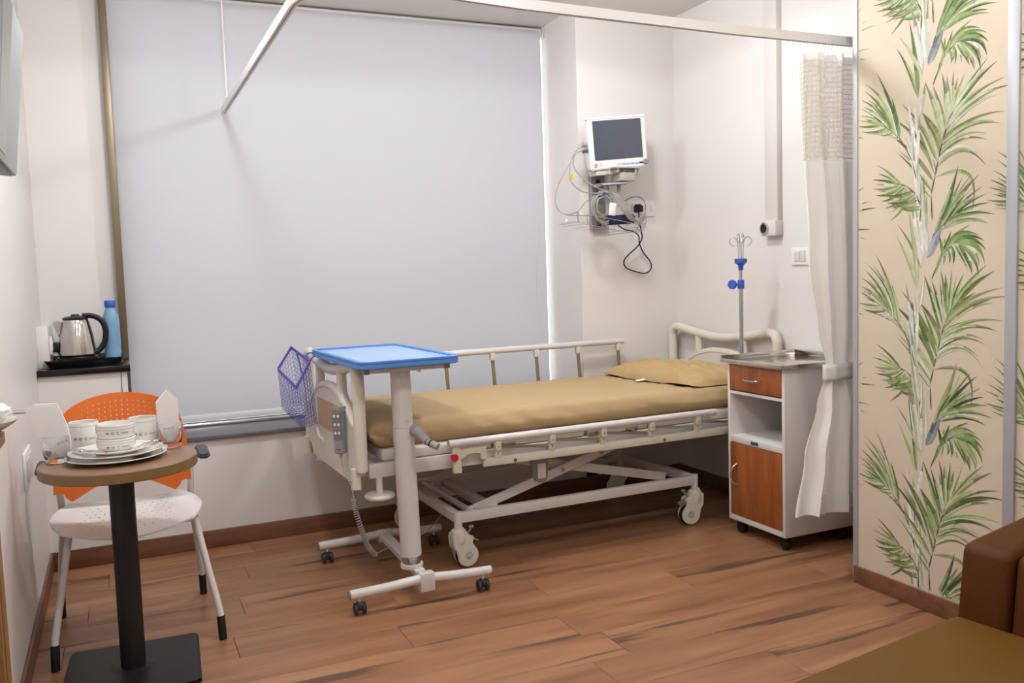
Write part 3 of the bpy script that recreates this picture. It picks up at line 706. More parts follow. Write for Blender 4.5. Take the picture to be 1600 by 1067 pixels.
b = B(); box(b, -.020, .020, -.03, .02, -.022, .018, bev=.007); box(b, -.013, .013, -.02, .02, .012, .026, bev=.004); b.transform(M.Translation(A(997, 326, 4.48))); obj('plug', b, BLACK, t, world=True)
cable([A(998, 330, 4.46), A(999, 345, 4.44), A(1002, 362, 4.44), A(1003, 372, 4.45), A(996, 385, 4.46), A(982, 398, 4.47), A(975, 408, 4.48), A(978, 418, 4.48), A(992, 424, 4.48), A(1008, 427, 4.48), A(1017, 420, 4.48), A(1016, 409, 4.48), A(1005, 394, 4.47), A(999, 380, 4.46), A(998, 369, 4.42), A(990, 362, 4.36), A(975, 358, 4.30), A(966, 352, 4.27)], .0040, BLACK, par=t)
cable([A(985, 345, 4.30), A(1000, 342, 4.32), A(1009, 325, 4.34), A(1003, 310, 4.36), A(988, 308, 4.38), A(975, 315, 4.38), A(966, 322, 4.36)], .0020, mat('dark_cable', (70, 66, 64), .5), par=t)

# ================================================================== BED
BP, BR = V((3.0, 4.0, 0)), .022
bed = thing('hospital_bed', 'white electric hospital bed on castors with head and foot boards', 'bed', BP, BR)
def bobj(name, bm, m, par=None, **k): return obj(name, bm, m, par or bed, world=True, **k)
Y0, Y1 = 3.655, 4.345
# base frame
for y in (Y0, Y1):
    b = B(); box(b, 1.325, 2.625, y-.016, y+.016, .205, .252, bev=.003); bobj('base_beam', b, STEELW)
for x in (1.325, 1.52, 2.625):
    b = B(); box(b, x-.018, x+.018, Y0+.016, Y1-.016, .207, .25, bev=.003); bobj('base_crossbar', b, STEELW)
# castors
def emblem(par, x, y, z, rot):
    mm = M.Translation((x, y, z))@rot
    b = B(); tube(b, [(.0150*cos(a), 0, .0150*sin(a)) for a in [2*pi*k/24 for k in range(24)]], .0009, 5, closed=True)
    for k in range(3):
        a = pi/2+2*pi*k/3; tube(b, [(.0075*cos(a-.5), 0, .0075*sin(a-.5)+.001), (.0075*cos(a+.5), 0, .0075*sin(a+.5)+.001)], .0011, 5)
    box(b, -.007, .007, -.0005, .0005, -.0085, -.0068)
    b.transform(mm); obj('emblem', b, mat('dark_green_print', (30, 52, 44), .5), par, world=True)
def castor(x, y, a):
    rot = M.Translation((x, y, 0))@M.Rotation(a, 4, 'Z')
    post = B(); cyl(post, (x, y, .155), (x, y, .256), .019, n=20, bev=.002); cyl(post, (x+.012, y-.021, .183), (x+.012, y-.015, .183), .006, n=10)
    st = bobj('castor', post, STEELW)
    b = B()
    out = [(-.034, .165), (.028, .165), (.040, .150), (.062, .140), (.066, .128), (.056, .118), (.060, .105)]+[(.034+.050*cos(R(a_)), .055+.050*sin(R(a_))) for a_ in range(45, -181, -15)]+[(-.022, .082), (-.036, .100), (-.038, .15)]
    prism(b, out, -.030, -.014, 'XZ', bev=.004); prism(b, out, .014, .030, 'XZ', bev=.004)
    lathe(b, [(0, .178), (.026, .178), (.034, .170), (.037, .150), (.035, .120), (.028, .10), (0, .10)], n=28)
    b.transform(rot); obj('housing', b, IVORY, st, world=True)
    b = B(); c = V((.036, 0, .052)); cyl(b, c+V((0, -.0125, 0)), c+V((0, .0125, 0)), .0515, n=32, bev=.006); b.transform(rot); obj('wheel', b, RUBBER, st, world=True)
    b = B(); tube(b, smooth([(.040, 0, .150), (.055, 0, .16), (.062, 0, .175)], 4), .005, 8); bb = bmesh.new(); bmesh.ops.create_uvsphere(bb, u_segments=14, v_segments=8, radius=.014); bb.transform(M.Translation((.064, 0, .178))@M.Scale(.6, 4, V((0, 0, 1)))); merge(b, bb)
    box(b, .055, .095, -.012, .012, .118, .124, rot=M.Rotation(.5, 3, 'Y')); b.transform(rot); obj('brake_lever', b, GREY, st, world=True)
    for sd in (-.0308, .0308): emblem(st, *(rot@V((.036, sd, .056))), M.Rotation(a, 4, 'Z'))
castor(1.325, Y0, 0.05); castor(2.625, Y0, pi-.12); castor(1.325, Y1, 2.0); castor(2.625, Y1, 2.5)
# scissor lift
for y, s in ((Y0+.045, 1), (Y1-.045, -1)):
    b = B(); beam(b, (1.40, y, .235), (2.33, y, .49), .012, .045); bobj('lift_arm', b, STEELW)
    b = B(); beam(b, (2.50, y+.03*s, .245), (1.50, y+.03*s, .475), .012, .045); bobj('lift_arm', b, STEELW)
    b = B()
    for x, z in ((1.885, .368), (2.10, .425), (1.42, .241)): cyl(b, (x, y-.014*s, z), (x, y+.05*s, z), .009, n=12)
    bobj('pivot_bolt', b, CHROME)
b = B(); cyl(b, (1.40, Y0+.04, .24), (1.40, Y1-.04, .24), .014); bobj('lift_shaft', b, STEELW)
b = B(); cyl(b, (2.10, Y0+.05, .425), (2.10, Y1-.05, .425), .014); bobj('lift_shaft', b, STEELW)
b = B(); lathe(b, [(0, -.075), (.028, -.075), (.036, -.068), (.041, .0), (.041, .09), (0, .09)], (1.765, 3.70, .405), n=24); mo = bobj('lift_motor', b, mat('motor_grey', (158, 156, 152), .5))
b = B(); box(b, 1.735, 1.775, 3.657, 3.662, .35, .42); obj('rating_label', b, PAPER, mo, world=True)
b = B(); cyl(b, (1.79, 3.72, .455), (2.08, 3.72, .445), .030, n=20); cyl(b, (2.08, 3.72, .445), (2.20, 3.72, .443), .018); bobj('lift_cylinder', b, mat('actuator_pink_grey', (188, 172, 162), .45))
b = B(); cyl(b, (2.25, 4.15, .35), (2.33, 4.0, .34), .035, n=20); cyl(b, (2.25, 4.05, .43), (2.45, 4.05, .43), .03); bobj('tilt_motor', b, mat('motor_grey', (158, 156, 152), .5))
# upper frame
for y in (3.585, 4.415):
    b = B(); box(b, .905, 3.03, y-.018, y+.018, .477, .537, bev=.003); bobj('side_beam', b, STEELW)
for x in (.925, 1.7, 2.45, 3.01):
    b = B(); box(b, x-.018, x+.018, 3.603, 4.397, .480, .534, bev=.003); bobj('crossbeam', b, STEELW)
for x0, x1 in ((.965, 1.47), (1.49, 1.95), (1.97, 2.30), (2.32, 3.02)):
    b = B(); box(b, x0, x1, 3.58, 4.42, .538, .590, bev=.014, seg=3); bobj('deck_panel', b, IVORY)
# corner bumpers
for x, y in ((.945, 3.565), (.945, 4.435), (2.98, 4.435), (2.98, 3.565)):
    b = B(); cyl(b, (x, y, .405), (x, y, .478), .014, n=14); lathe(b, [(0, -.012), (.05, -.012), (.062, -.006), (.064, .002), (.058, .010), (.03, .014), (0, .014)], (x, y, .402), n=32); bobj('bumper_wheel', b, IVORY)
# boards
def board(x, yc, hw, z0, flip):
    s = -1 if flip else 1
    T = [(-hw, z0), (-hw, .86), (-hw+.006, .918), (-hw+.030, .944), (-hw+.09, .948), (-hw+.24, .924), (0, .905), (hw-.24, .924), (hw-.09, .948), (hw-.030, .944), (hw-.006, .918), (hw, .86), (hw, z0)]
    b = B(); tube(b, smooth([(x, yc+v, z) for v, z in T], 6), .026, 12); fr = bobj('foot_board' if flip else 'head_board', b, IVORY)
    for sg in (-1, 1):
        b = B(); tube(b, smooth([(x, yc+sg*.20, .915), (x, yc+sg*.195, .86), (x, yc+sg*.205, .81), (x, yc+sg*.25, .775)], 5), .022, 10); obj('arch_post', b, IVORY, fr, world=True)
        b = B(); tube(b, smooth([(x, yc+sg*hw, .705), (x, yc+sg*(hw-.06), .70), (x, yc+sg*(hw-.14), .74), (x, yc+sg*.23, .79), (x, yc+sg*.10, .822), (x, yc, .828)], 6), .020, 10); obj('panel_rim', b, IVORY, fr, world=True)
        b = B(); cyl(b, (x+.02*s, yc+sg*(hw-.02), .445), (x+.02*s, yc+sg*(hw-.02), .53), .020, n=16); obj('socket_leg', b, IVORY, fr, world=True)
    out = [(-hw, .50), (-hw+.06, .50), (-hw+.10, .455), (-hw+.16, .45), (hw-.16, .45), (hw-.10, .455), (hw-.06, .50), (hw, .50), (hw, .705), (hw-.06, .70), (hw-.14, .74), (.23, .79), (.10, .822), (0, .828), (-.10, .822), (-.23, .79), (-hw+.14, .74), (-hw+.06, .70), (-hw, .705)]
    b = B(); prism(b, [(yc+v, z) for v, z in out], x-.016, x+.016, 'YZ', bev=.004); obj('panel', b, IVORY, fr, world=True)
    b = B(); prism(b, rrect(.42, .135, .012, cx=yc, cy=.690 if flip else .62), x-.0175 if flip else x-.0175, x-.0150, 'YZ'); obj('inlay', b, INLAY, fr, world=True, label='beige inlay panel')
    b = B(); tube(b, smooth([(x-.017, yc-.24, .60), (x-.017, yc-.20, .565), (x-.017, yc-.12, .56)], 5), .006, 8); tube(b, smooth([(x-.017, yc+.24, .60), (x-.017, yc+.20, .565), (x-.017, yc+.12, .56)], 5), .006, 8); obj('moulded_groove', b, PAPER, fr, world=True)
board(.865, 3.99, .455, .52, True)
board(3.10, 4.02, .455, .52, False)

# side rails
def siderail(yr, yb, zr, zb, x0, x1, up, name):
    ys = 1 if yr > 4 else -1
    b = B(); cyl(b, (x0, yr, zr), (x1, yr, zr), .017, n=18, bev=.004); rl = bobj(name, b, STEELW)
    if not up:
        b = B(); box(b, 1.41, 3.02, yb-.010, yb+.012, zb-.018, zb+.018, bev=.003); bar = obj('lower_bar', b, CREAM, rl, world=True)
        for x in (1.56, 2.36, 2.80):
            b = B(); cyl(b, (x, yb-.014, zb-.004), (x, yb-.008, zb-.004), .008, n=12); obj('bolt', b, CHROME, rl, world=True)
    xs = (1.475, 1.745, 2.015, 2.285, 2.555) if not up else (1.60, 1.875, 2.145, 2.415, 2.685)
    for k, x in enumerate(xs):
        if up:
            b = B(); box(b, x-.014, x+.014, yr-.013, yr+.013, zr-.052, zr-.010, bev=.003); obj('bracket', b, CREAM, rl, world=True)
            b = B(); beam(b, (x, yr, zr-.045), (x+.022, yr, .50), .012, .018, .002); obj('rail_post', b, BRASS, rl, world=True)
        else:
            b = B(); box(b, x-.014, x+.014, yr-.012, yr+.012, zr-.052, zr-.010, bev=.002); box(b, x-.012, x+.016, yb-.014, yb+.010, zb+.016, zb+.052, bev=.002); obj('bracket', b, CREAM, rl, world=True)
            b = B(); cyl(b, (x, yr-.015, zr-.035), (x, yr-.010, zr-.035), .003, n=8); cyl(b, (x+.002, yb-.017, zb+.035), (x+.002, yb-.012, zb+.035), .003, n=8); obj('rivet', b, GREY, rl, world=True)
            b = B(); beam(b, (x+.01, yr+.004, zr-.038), (x+.265, yb+.004, zb+.036), .010, .014, .002); obj('rail_post', b, STEEL, rl, world=True)
    return rl
nr = siderail(3.53, 3.545, .590, .487, 1.245, 2.665, False, 'side_rail')
b = B(); prism(b, [(1.28, .585), (1.30, .56), (1.335, .563), (1.42, .563), (1.42, .508), (1.395, .508), (1.39, .535), (1.34, .540), (1.30, .52), (1.302, .46), (1.265, .46), (1.262, .58)], 3.525, 3.545, 'XZ', bev=.001); obj('latch_plate', b, CREAM, nr, world=True)
b = B(); cyl(b, (1.268, 3.515, .530), (1.268, 3.53, .530), .016, n=16); obj('latch_button', b, mat('red_plastic', (196, 30, 34), .4), nr, world=True, label='red release button')
b = B(); beam(b, (1.40, 3.545, .547), (1.475, 3.545, .548), .008, .008, .001); obj('latch_rod', b, STEEL, nr, world=True)
siderail(4.445, 4.445, .885, .50, 1.30, 2.725, True, 'side_rail')
for x in (1.55, 1.98, 2.2): 
    b = B(); cyl(b, (x, 3.560, .548), (x, 3.575, .548), .010, n=12); box(b, x-.03, x+.03, 3.562, 3.58, .545, .56, bev=.002); bobj('deck_clip', b, STEEL)

# mattress with sheet
b = B()
NX, NY = 90, 30
X0, X1, MY0, MY1, MZ0, MZ1 = .925, 3.06, 3.585, 4.415, .592, .705
def section(s):  # rounded cross-section y,z around the mattress, s 0..1
    ps = []
    r = .045
    pts = [(MY0+.03, MZ0)] + [(MY0+r-r*cos(a)*1.0-.004, MZ0+r-r*sin(a)) for a in (R(60), R(30), R(0))] + [(MY0-.004, (MZ0+MZ1)/2)] + [(MY0+r-r*cos(a), MZ1-r+r*sin(a)) for a in (R(0), R(30), R(60), R(90))]
    return pts
def mat_pt(i, j):
    u = i/NX; x = X0+(X1-X0)*u
    sec = section(0); top = [(MY0+.045+(MY1-MY0-.09)*k/16, MZ1) for k in range(1, 16)]
    full = sec+top+[(MY0+MY1-y, z) for y, z in reversed(sec)]
    y, z = full[j]
    e = min(1, min(u, 1-u)*(X1-X0)/.07); e = math.sqrt(max(0, 1-(1-e)**2))
    zc, yc = (MZ0+MZ1)/2, (MY0+MY1)/2
    z = zc+(z-zc)*(.25+.75*e); y = yc+(y-yc)*(.93+.07*e)
    n_ = noise.noise(V((x*5, y*9, z*9)))
    side = abs(y-yc) > (MY1-MY0)/2-.05
    w_ = .0035*n_
    if side: w_ = .009*noise.noise(V((x*3+z*6, 3, z*14)))+.009*noise.noise(V((x*12+z*20, z*9, 7)))
    if z >= MZ1-.004: w_ += .002*noise.noise(V((x*1.5, y*26, 1)))
    fe = max(0, 1-(x-X0)/.25)
    if side: w_ += fe*.012*sin(x*55+z*110)
    return V((x, y+(w_ if side and y > yc else -w_ if side else 0), z+(0 if side else w_)+.012*max(0, (u-.75))*0))
full_n = len(section(0))*2+15
ngrid(b, mat_pt, NX, full_n-1)
for u_, in ((0,), (NX,)):
    pass
bmesh.ops.contextual_create(b, geom=[e for e in b.edges if e.is_boundary])
bmesh.ops.holes_fill(b, edges=[e for e in b.edges if e.is_boundary], sides=0)
o = obj('mattress', b, SHEET, pivot=BP, rz=BR, angle=70); tag(o, 'long mattress in a fitted tan sheet on the hospital bed', 'mattress')

# pillow: flat pillowcase with open end
def pillow():
    bm = B(); N = 72
    corners = [V((2.52, 4.36)), V((2.93, 4.42)), V((3.01, 3.60)), V((2.60, 3.615))]   # foot-far, head-far, head-near, foot-near
    def pp(i, j, s):
        u, v = i/N, j/N
        p = corners[0]*(1-u)*(1-v)+corners[1]*u*(1-v)+corners[2]*u*v+corners[3]*(1-u)*v
        e = (1-(2*u-1)**4)*(1-(2*v-1)**4)
        h = .088*e**.6 if s > 0 else -.002*e
        d = 0.
        px = p.x+.012*noise.noise(V((v*4, 1, 2)))*(1-u)*2 - .03*sin(pi*v)*(1-u)*0
        py = p.y
        wz = s*e*(.020*noise.noise(V((u*5, v*6, 3)))+.016*noise.noise(V((u*9+v*5, v*7, 5)))+.007*noise.noise(V((u*16-v*9, v*20, 2)))-.010*abs(noise.noise(V((u*6-v*9, v*4, 9)))))
        z = .7075+max(0, h+wz) if s > 0 else .7050
        # the pillowcase flap: lip on the foot side slightly open
        if u < .10 and s > 0: z += .012*max(0, sin(v*pi*2.5+.9))*(1-u/.10)
        return V((px, py, z))
    for s in (1, -1): ngrid(bm, lambda i, j: pp(i, j, s), N, N)
    bmesh.ops.remove_doubles(bm, verts=bm.verts[:], dist=.0004)
    return bm
o = obj('pillow', pillow(), SHEETP, pivot=BP, rz=BR, angle=80); tag(o, 'flat tan pillow at the head of the bed', 'pillow')
b = B(); c = V((2.535, 3.99, .714)); prism(b, [(-.030, -.022), (.022, -.030), (.030, .018), (-.020, .026)], 0, .0008, 'XY'); b.transform(M.Translation(c)@M.Rotation(-.1, 4, 'Y')); obj('care_label', b, PAPER, o, world=True, label='white care label')
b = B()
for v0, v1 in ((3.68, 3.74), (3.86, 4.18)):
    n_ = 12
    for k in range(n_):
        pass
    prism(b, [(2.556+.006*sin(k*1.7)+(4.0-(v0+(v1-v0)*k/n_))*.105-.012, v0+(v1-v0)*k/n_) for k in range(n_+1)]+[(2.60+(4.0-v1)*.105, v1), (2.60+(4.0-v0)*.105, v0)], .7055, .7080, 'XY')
obj('opening_shade', b, mat('opening_shade_brown', (30, 20, 14), .9), o, world=True, label='dark strip standing for shade in the pillowcase opening')  # dark sheet that paints the shade inside the pillowcase's open end

# handset hanging on the foot board
hs = thing('bed_remote', 'grey handset with round buttons hanging on the foot board', 'remote control', (.80, 3.62, .49), 0)
hr = M.Rotation(R(-52), 4, 'Z')
hc = V((.826, 3.645, .668))
HT = M.Translation(hc)@hr@M.Rotation(R(-2), 4, 'Y')
b = B(); prism(b, rrect(.054, .190, .012), -.012, .012, 'XZ', bev=.004); b.transform(HT); obj('body', b, mat('handset_grey', (150, 148, 148), .5), hs, world=True)
b = B(); prism(b, rrect(.044, .125, .008, cy=.025), -.0128, -.011, 'XZ'); b.transform(HT); obj('keypad', b, mat('keypad_grey', (122, 121, 123), .5), hs, world=True)
for r_ in range(3):
    for c_ in (-1, 1):
        b = B(); cyl(b, (c_*.010, -.0128, .066-r_*.036), (c_*.010, -.0142, .066-r_*.036), .0062, n=14); tube(b, [(c_*.010, -.0146, .062-r_*.036), (c_*.010, -.0146, .070-r_*.036)], .001, 4); b.transform(HT); obj('button', b, PAPER, hs, world=True)
b = text_bm('LINAK', .008); b.transform(HT@M.Translation((-.012, -.0122, -.078))@M.Rotation(pi/2, 4, 'X')); obj('lettering', b, INK, hs, world=True)
b = B(); prism(b, [(-.026, .082), (.030, .082), (.024, .104), (-.020, .104)], -.012, .034, 'XZ', bev=.004); b.transform(HT); obj('hook', b, mat('handset_grey', (150, 148, 148), .5), hs, world=True)
p0 = HT@V((0, 0, -.095)); 
b = B(); cyl(b, p0+V((0, 0, .004)), p0+V((0, 0, -.02)), .008, .005, n=12)
q1 = V((.855, 3.60, .44)); q2 = V((.860, 3.58, .385))
tube(b, smooth([p0+V((0, 0, -.015)), V((.835, 3.63, .50)), q1, q2], 6), .0028, 7)
obj('cord', b, LGREY, hs, world=True)
cp = smooth([q2, V((.865, 3.575, .33)), V((.885, 3.575, .25)), V((.915, 3.60, .17)), V((.955, 3.64, .115))], 60)
pts = []
turn = 30
for i, p in enumerate(cp):
    t_ = (cp[min(len(cp)-1, i+1)]-cp[max(0, i-1)]).normalized(); s_ = t_.orthogonal().normalized(); u_ = t_.cross(s_); a = 2*pi*turn*i/len(cp)
    pts.append(p+(s_*cos(a)+u_*sin(a))*.010)
b = B(); tube(b, pts, .0026, 6)
tube(b, smooth([cp[-1], V((1.02, 3.72, .105)), V((1.16, 3.80, .10)), V((1.28, 3.85, .13)), V((1.42, 3.92, .22)), V((1.50, 3.92, .27))], 6), .0026, 6)
obj('coiled_cord', b, LGREY, hs, world=True)

# basket on the foot board
bk = thing('wire_basket', 'violet-blue wire basket hooked on the foot board', 'basket', (.74, 4.1, .60), 0)
XI = .808
TI1 = at(455, 543, X=XI); TI2 = at(484, 565, X=XI); BI2 = at(496, 660, X=XI+.0)
TI1.y = min(TI1.y, 4.55)
TI1 = at(455, 543, Y=4.33); TI2 = at(484, 565, Y=3.98)
TO1 = at(434, 577, Y=4.22); TO2 = at(463, 605, Y=3.87)
BI2 = at(496, 661, Y=3.98); BI1 = BI2+(TI1-TI2)*.95; BO2 = at(472, 669, Y=3.87); BO1 = BO2+(TO1-TO2)*.98
BO1 = at(441, 638, Y=4.22)
def lerp(a, c, t): return a+(c-a)*t
def wires(bm, a, c, d, e, n1, n2, r=.0013):   # quad a-c-d-e : a->c across, a->e down
    for k in range(n1+1):
        t_ = k/n1; tube(bm, [lerp(a, c, t_), lerp(e, d, t_)], r, 5)
    for k in range(n2+1):
        t_ = k/n2; tube(bm, [lerp(a, e, t_), lerp(c, d, t_)], r, 5)
b = B()
wires(b, TI1, TI2, BI2, BI1, 11, 13, .0010); wires(b, TO1, TO2, BO2, BO1, 11, 13, .0010); wires(b, TI1, TO1, BO1, BI1, 6, 13, .0010); wires(b, TI2, TO2, BO2, BI2, 6, 13, .0010); wires(b, BI1, BI2, BO2, BO1, 11, 6, .0010)
tag(obj('wire_mesh', b, PURPLE, bk, world=True), None, kind='stuff')
b = B()
rim = [TI1, TI2, TO2, TO1]
for k in range(4): beam(b, rim[k], rim[(k+1) % 4], .004, .016, .001)
obj('rim', b, PURPLE, bk, world=True)
b = B(); beam(b, lerp(TI1, TI2, .32), lerp(lerp(TI1, TI2, .5), lerp(BI1, BI2, .5), .42), .004, .014, .001); obj('stay', b, PURPLE, bk, world=True)
for t_ in (.75, 1.0):
    p = lerp(TI1, TI2, t_)
    b = B(); tube(b, smooth([p, p+V((.02, 0, .022)), V((.865, p.y, .957)), V((.905, p.y-.01, .935)), V((.912, p.y-.01, .90))], 5), .0035, 7); obj('hook', b, PURPLE, bk, world=True)

# IV pole on the bed
iv = thing('iv_pole', 'thin steel drip pole with blue collars rising behind the locker', 'drip stand', (2.915, 3.60, .47))
PXp, PYp = 2.905, 3.60
b = B(); cyl(b, (PXp, PYp, .49), (PXp, PYp, 1.23), .011, n=16); obj('outer_tube', b, CHROME, iv, world=True)
b = B(); cyl(b, (PXp, PYp, 1.2), (PXp, PYp, 1.335), .008, n=14); obj('inner_tube', b, CHROME, iv, world=True)
b = B(); cyl(b, (PXp, PYp, 1.19), (PXp, PYp, 1.235), .017, n=20, bev=.002); cyl(b, (PXp-.015, PYp-.005, 1.213), (PXp-.040, PYp+.018, 1.213), .006, n=12)
bb = B(); lathe(bb, [(0, 0), (.018, 0), (.021, .004), (.021, .010), (.018, .014), (0, .014)], n=16); bb.transform(M.Translation((PXp-.036, PYp+.018, 1.213))@M.Rotation(.45, 4, 'Z')@M.Rotation(-pi/2, 4, 'Y')@M.Scale(1.15, 4)); merge(b, bb); obj('clamp_knob', b, DBLUE, iv, world=True, label='blue clamp with side knob')
b = B(); lathe(b, [(0, 0), (.012, 0), (.013, .022), (.018, .03), (.030, .038), (.032, .052), (.030, .060), (0, .060)], (PXp, PYp, 1.283), n=20); obj('hook_holder', b, DBLUE, iv, world=True, label='blue hook holder')
for k in range(4):
    a = R(35+90*k); d = V((cos(a), sin(a), 0)); p = V((PXp, PYp, 1.335))+d*.012
    pts = [p, p+V((0, 0, .06))+d*.0, p+V((0, 0, .105))+d*.004, p+V((0, 0, .132))+d*.016, p+V((0, 0, .130))+d*.036, p+V((0, 0, .112))+d*.046, p+V((0, 0, .096))+d*.034, p+V((0, 0, .088))+d*.020]
    if k % 2: pts = [q-V((0, 0, .018))*(i > 0) for i, q in enumerate(pts)]
    b = B(); tube(b, smooth(pts, 5), .0025, 7); obj('hook', b, CHROME, iv, world=True)

# ================================================================== OVERBED TABLE
ot = thing('overbed_table', 'white rolling overbed table with a light blue top over the bed foot', 'table', (1.05, 3.6, 0))
ZO = .985
TB = M.Translation((1.035, 3.700, 0))@M.Rotation(.035, 4, 'Z')
b = B(); prism(b, rrect(.425, .80, .045), ZO-.030, ZO-.006, 'XY', bev=.004)
# raised lip
o_ = rrect(.425, .80, .045); i_ = rrect(.385, .76, .03)
vv = [[b.verts.new((p[0], p[1], z)) for p in ring] for ring, z in ((o_, ZO-.007), (o_, ZO), ([(p[0]*.99, p[1]*.99) for p in o_], ZO+.002), (i_, ZO+.001), (i_, ZO-.006))]
for q in range(4):
    for k in range(len(o_)): b.faces.new((vv[q][k], vv[q][(k+1) % len(o_)], vv[q+1][(k+1) % len(o_)], vv[q+1][k]))
b.transform(TB); tp = obj('top', b, BLUE, ot, world=True)
b = B()
for k in range(4):
    tube(b, [(.165+.018*cos(a), -.30+.045*k+.010*sin(a)*1.2, ZO-.0045) for a in [2*pi*q/16 for q in range(16)]], .0022, 5, closed=True)
prism(b, rrect(.38, .752, .03), ZO-.0062, ZO-.0052, 'XY'); b.transform(TB); obj('inset', b, mat('pale_blue_inset', (158, 192, 234), .25), tp, world=True)
b = B()
for x in (-.13, .13): box(b, x-.0125, x+.0125, -.335, .30, ZO-.050, ZO-.030, bev=.002)
box(b, -.16, .16, -.345, -.315, ZO-.052, ZO-.030, bev=.003); box(b, -.10, .10, -.29, -.19, ZO-.058, ZO-.048, bev=.003); b.transform(TB); obj('under_frame', b, STEELW, ot, world=True)
for x in (-.17, .17):
    b = B(); box(b, x-.012, x+.012, -.348, -.312, ZO-.054, ZO-.030, bev=.002); b.transform(TB); obj('end_cap', b, GREY, ot, world=True)
b = B(); cyl(b, TB@V((.055, -.325, ZO-.060)), TB@V((.055, -.325, ZO-.048)), .008, n=12); obj('screw', b, CHROME, ot, world=True)
CXo, CYo = 1.045, 3.445
b = B(); cyl(b, (CXo, CYo, .695), (CXo-.003, CYo, .945), .0415, n=32); obj('upper_column', b, STEELW, ot, world=True)
b = B(); cyl(b, (CXo+.012, CYo, .155), (CXo, CYo, .6945), .0435, n=32); col = obj('lower_column', b, STEELW, ot, world=True)
b = B(); cyl(b, (CXo+.013, CYo, .118), (CXo+.013, CYo, .156), .038, n=28); obj('collar', b, CHROME, ot, world=True)
b = B(); cyl(b, (CXo+.013, CYo, .105), (CXo+.013, CYo, .120), .047, n=28); obj('flange', b, STEELW, ot, world=True)
b = B(); cyl(b, at(638, 656, Y=3.40), at(638, 656, Y=3.395), .004, n=10); obj('screw', b, CHROME, ot, world=True)
h0 = at(650, 672, Y=3.40); h1 = at(668, 690, Y=3.33); h2 = at(684, 698, Y=3.29)
b = B(); cyl(b, h0+V((-.01, .03, 0)), h0+V((.0, -.012, 0)), .022, n=18); tube(b, [h0, lerp(h0, h1, .5), h1], .017, 12, radii=[.022, .020, .017]); tube(b, [h1, h2], .015, 12); obj('crank_handle', b, mat('handle_grey', (160, 157, 158), .5), ot, world=True, label='grey folding handle')
b = B(); tube(b, [lerp(h1, h2, .28), lerp(h1, h2, .40)], .0156, 12); obj('handle_ring', b, BLACK, ot, world=True)
b = B(); beam(b, (1.07, 3.30, .092), (1.09, 3.99, .092), .045, .028, .002); box(b, 1.045, 1.105, 3.29, 3.335, .045, .118, bev=.002); box(b, 1.065, 1.125, 3.97, 4.0, .06, .115, bev=.002); obj('base_beam', b, STEELW, ot, world=True)
def barleg(y, xs):
    b = B(); tube(b, smooth([(xs[0], y+.0, .083), ((xs[0]+xs[1])/2, y, .088), (xs[1], y+.01, .095)], 4)+smooth([(xs[1]+.01, y+.01, .095), ((xs[1]+xs[2])/2, y, .088), (xs[2], y, .083)], 4), .019, 14)
    br = obj('foot_bar', b, STEELW, ot, world=True)
    for x in (xs[0], xs[2]):
        s = -1 if x == xs[0] else 1
        b = B(); cyl(b, (x+s*.001, y, .083), (x+s*.006, y, .083), .0195, n=16, bev=.002); obj('end_cap', b, GREY, br, world=True)
        xx = x-s*.035; cs = B(); cyl(cs, (xx, y, .052), (xx, y, .078), .006, n=12); cst = obj('castor', cs, STEELW, ot, world=True)
        b = B(); cyl(b, (xx-.024+.0, y, .025), (xx-.010, y, .025), .0235, n=24, bev=.004); cyl(b, (xx+.010, y, .025), (xx+.024, y, .025), .0235, n=24, bev=.004); obj('wheel', b, mat('castor_wheel_grey', (52, 50, 52), .5), cst, world=True)
        b = B(); prism(b, [(y-.022, .022), (y-.020, .040), (y-.008, .054), (y+.010, .054), (y+.016, .040), (y+.010, .020), (y-.010, .018)], xx-.011, xx+.011, 'YZ', bev=.003); obj('fork', b, BLACK, cst, world=True)
barleg(3.30, (.76, 1.065, 1.35)); barleg(3.985, (.785, 1.09, 1.375))

# ================================================================== BEDSIDE LOCKER
lk = thing('bedside_locker', 'white bedside locker with cherry wood drawer and door on black castors', 'cabinet', (2.9, 3.25, 0))
lx0, lx1, ly0, ly1, lz0, lz1 = 2.70, 3.125, 3.055, 3.455, .068, .845
b = B()
th = .018
box(b, lx0, lx1, ly0, ly0+th, lz0, lz1, bev=.0015); box(b, lx0, lx1, ly1-th, ly1, lz0, lz1, bev=.0015)
box(b, lx1-.012, lx1, ly0, ly1, lz0, lz1); box(b, lx0, lx1, ly0+th, ly1-th, lz0, lz0+.028, bev=.001)
box(b, lx0, lx1, ly0+th, ly1-th, lz1-.012, lz1); 
obj('body', b, WHITE, lk, world=True)
b = B(); box(b, lx0, lx1-.012, ly0+th, ly1-th, .455, .485, bev=.001); sh = obj('shelf', b, WHITE, lk, world=True)
b = B(); box(b, lx0-.002, lx0+.001, 3.235, 3.285, .462, .478, bev=.0003); np_ = obj('name_plate', b, mat('navy_plate', (52, 74, 118), .4), sh, world=True, label='small blue maker plate')
b = B(); box(b, lx0, lx1-.012, ly0+th, ly1-th, .692, .706); obj('shelf', b, WHITE, lk, world=True)
b = B(); box(b, lx0-.003, lx0+.014, ly0+th+.001, ly1-th-.001, .712, .832, bev=.0015); dr = obj('drawer', b, CABW, lk, world=True)
b = B(); tube(b, smooth([(lx0-.003, 3.315, .775), (lx0-.026, 3.305, .772), (lx0-.030, 3.26, .770), (lx0-.026, 3.215, .772), (lx0-.003, 3.205, .775)], 6), .0052, 10, flat=1); obj('handle', b, CHROME, dr, world=True)
b = B(); box(b, lx0-.003, lx0+.014, ly0+th+.001, ly1-th-.001, .098, .452, bev=.0015); do = obj('door', b, CABW, lk, world=True)
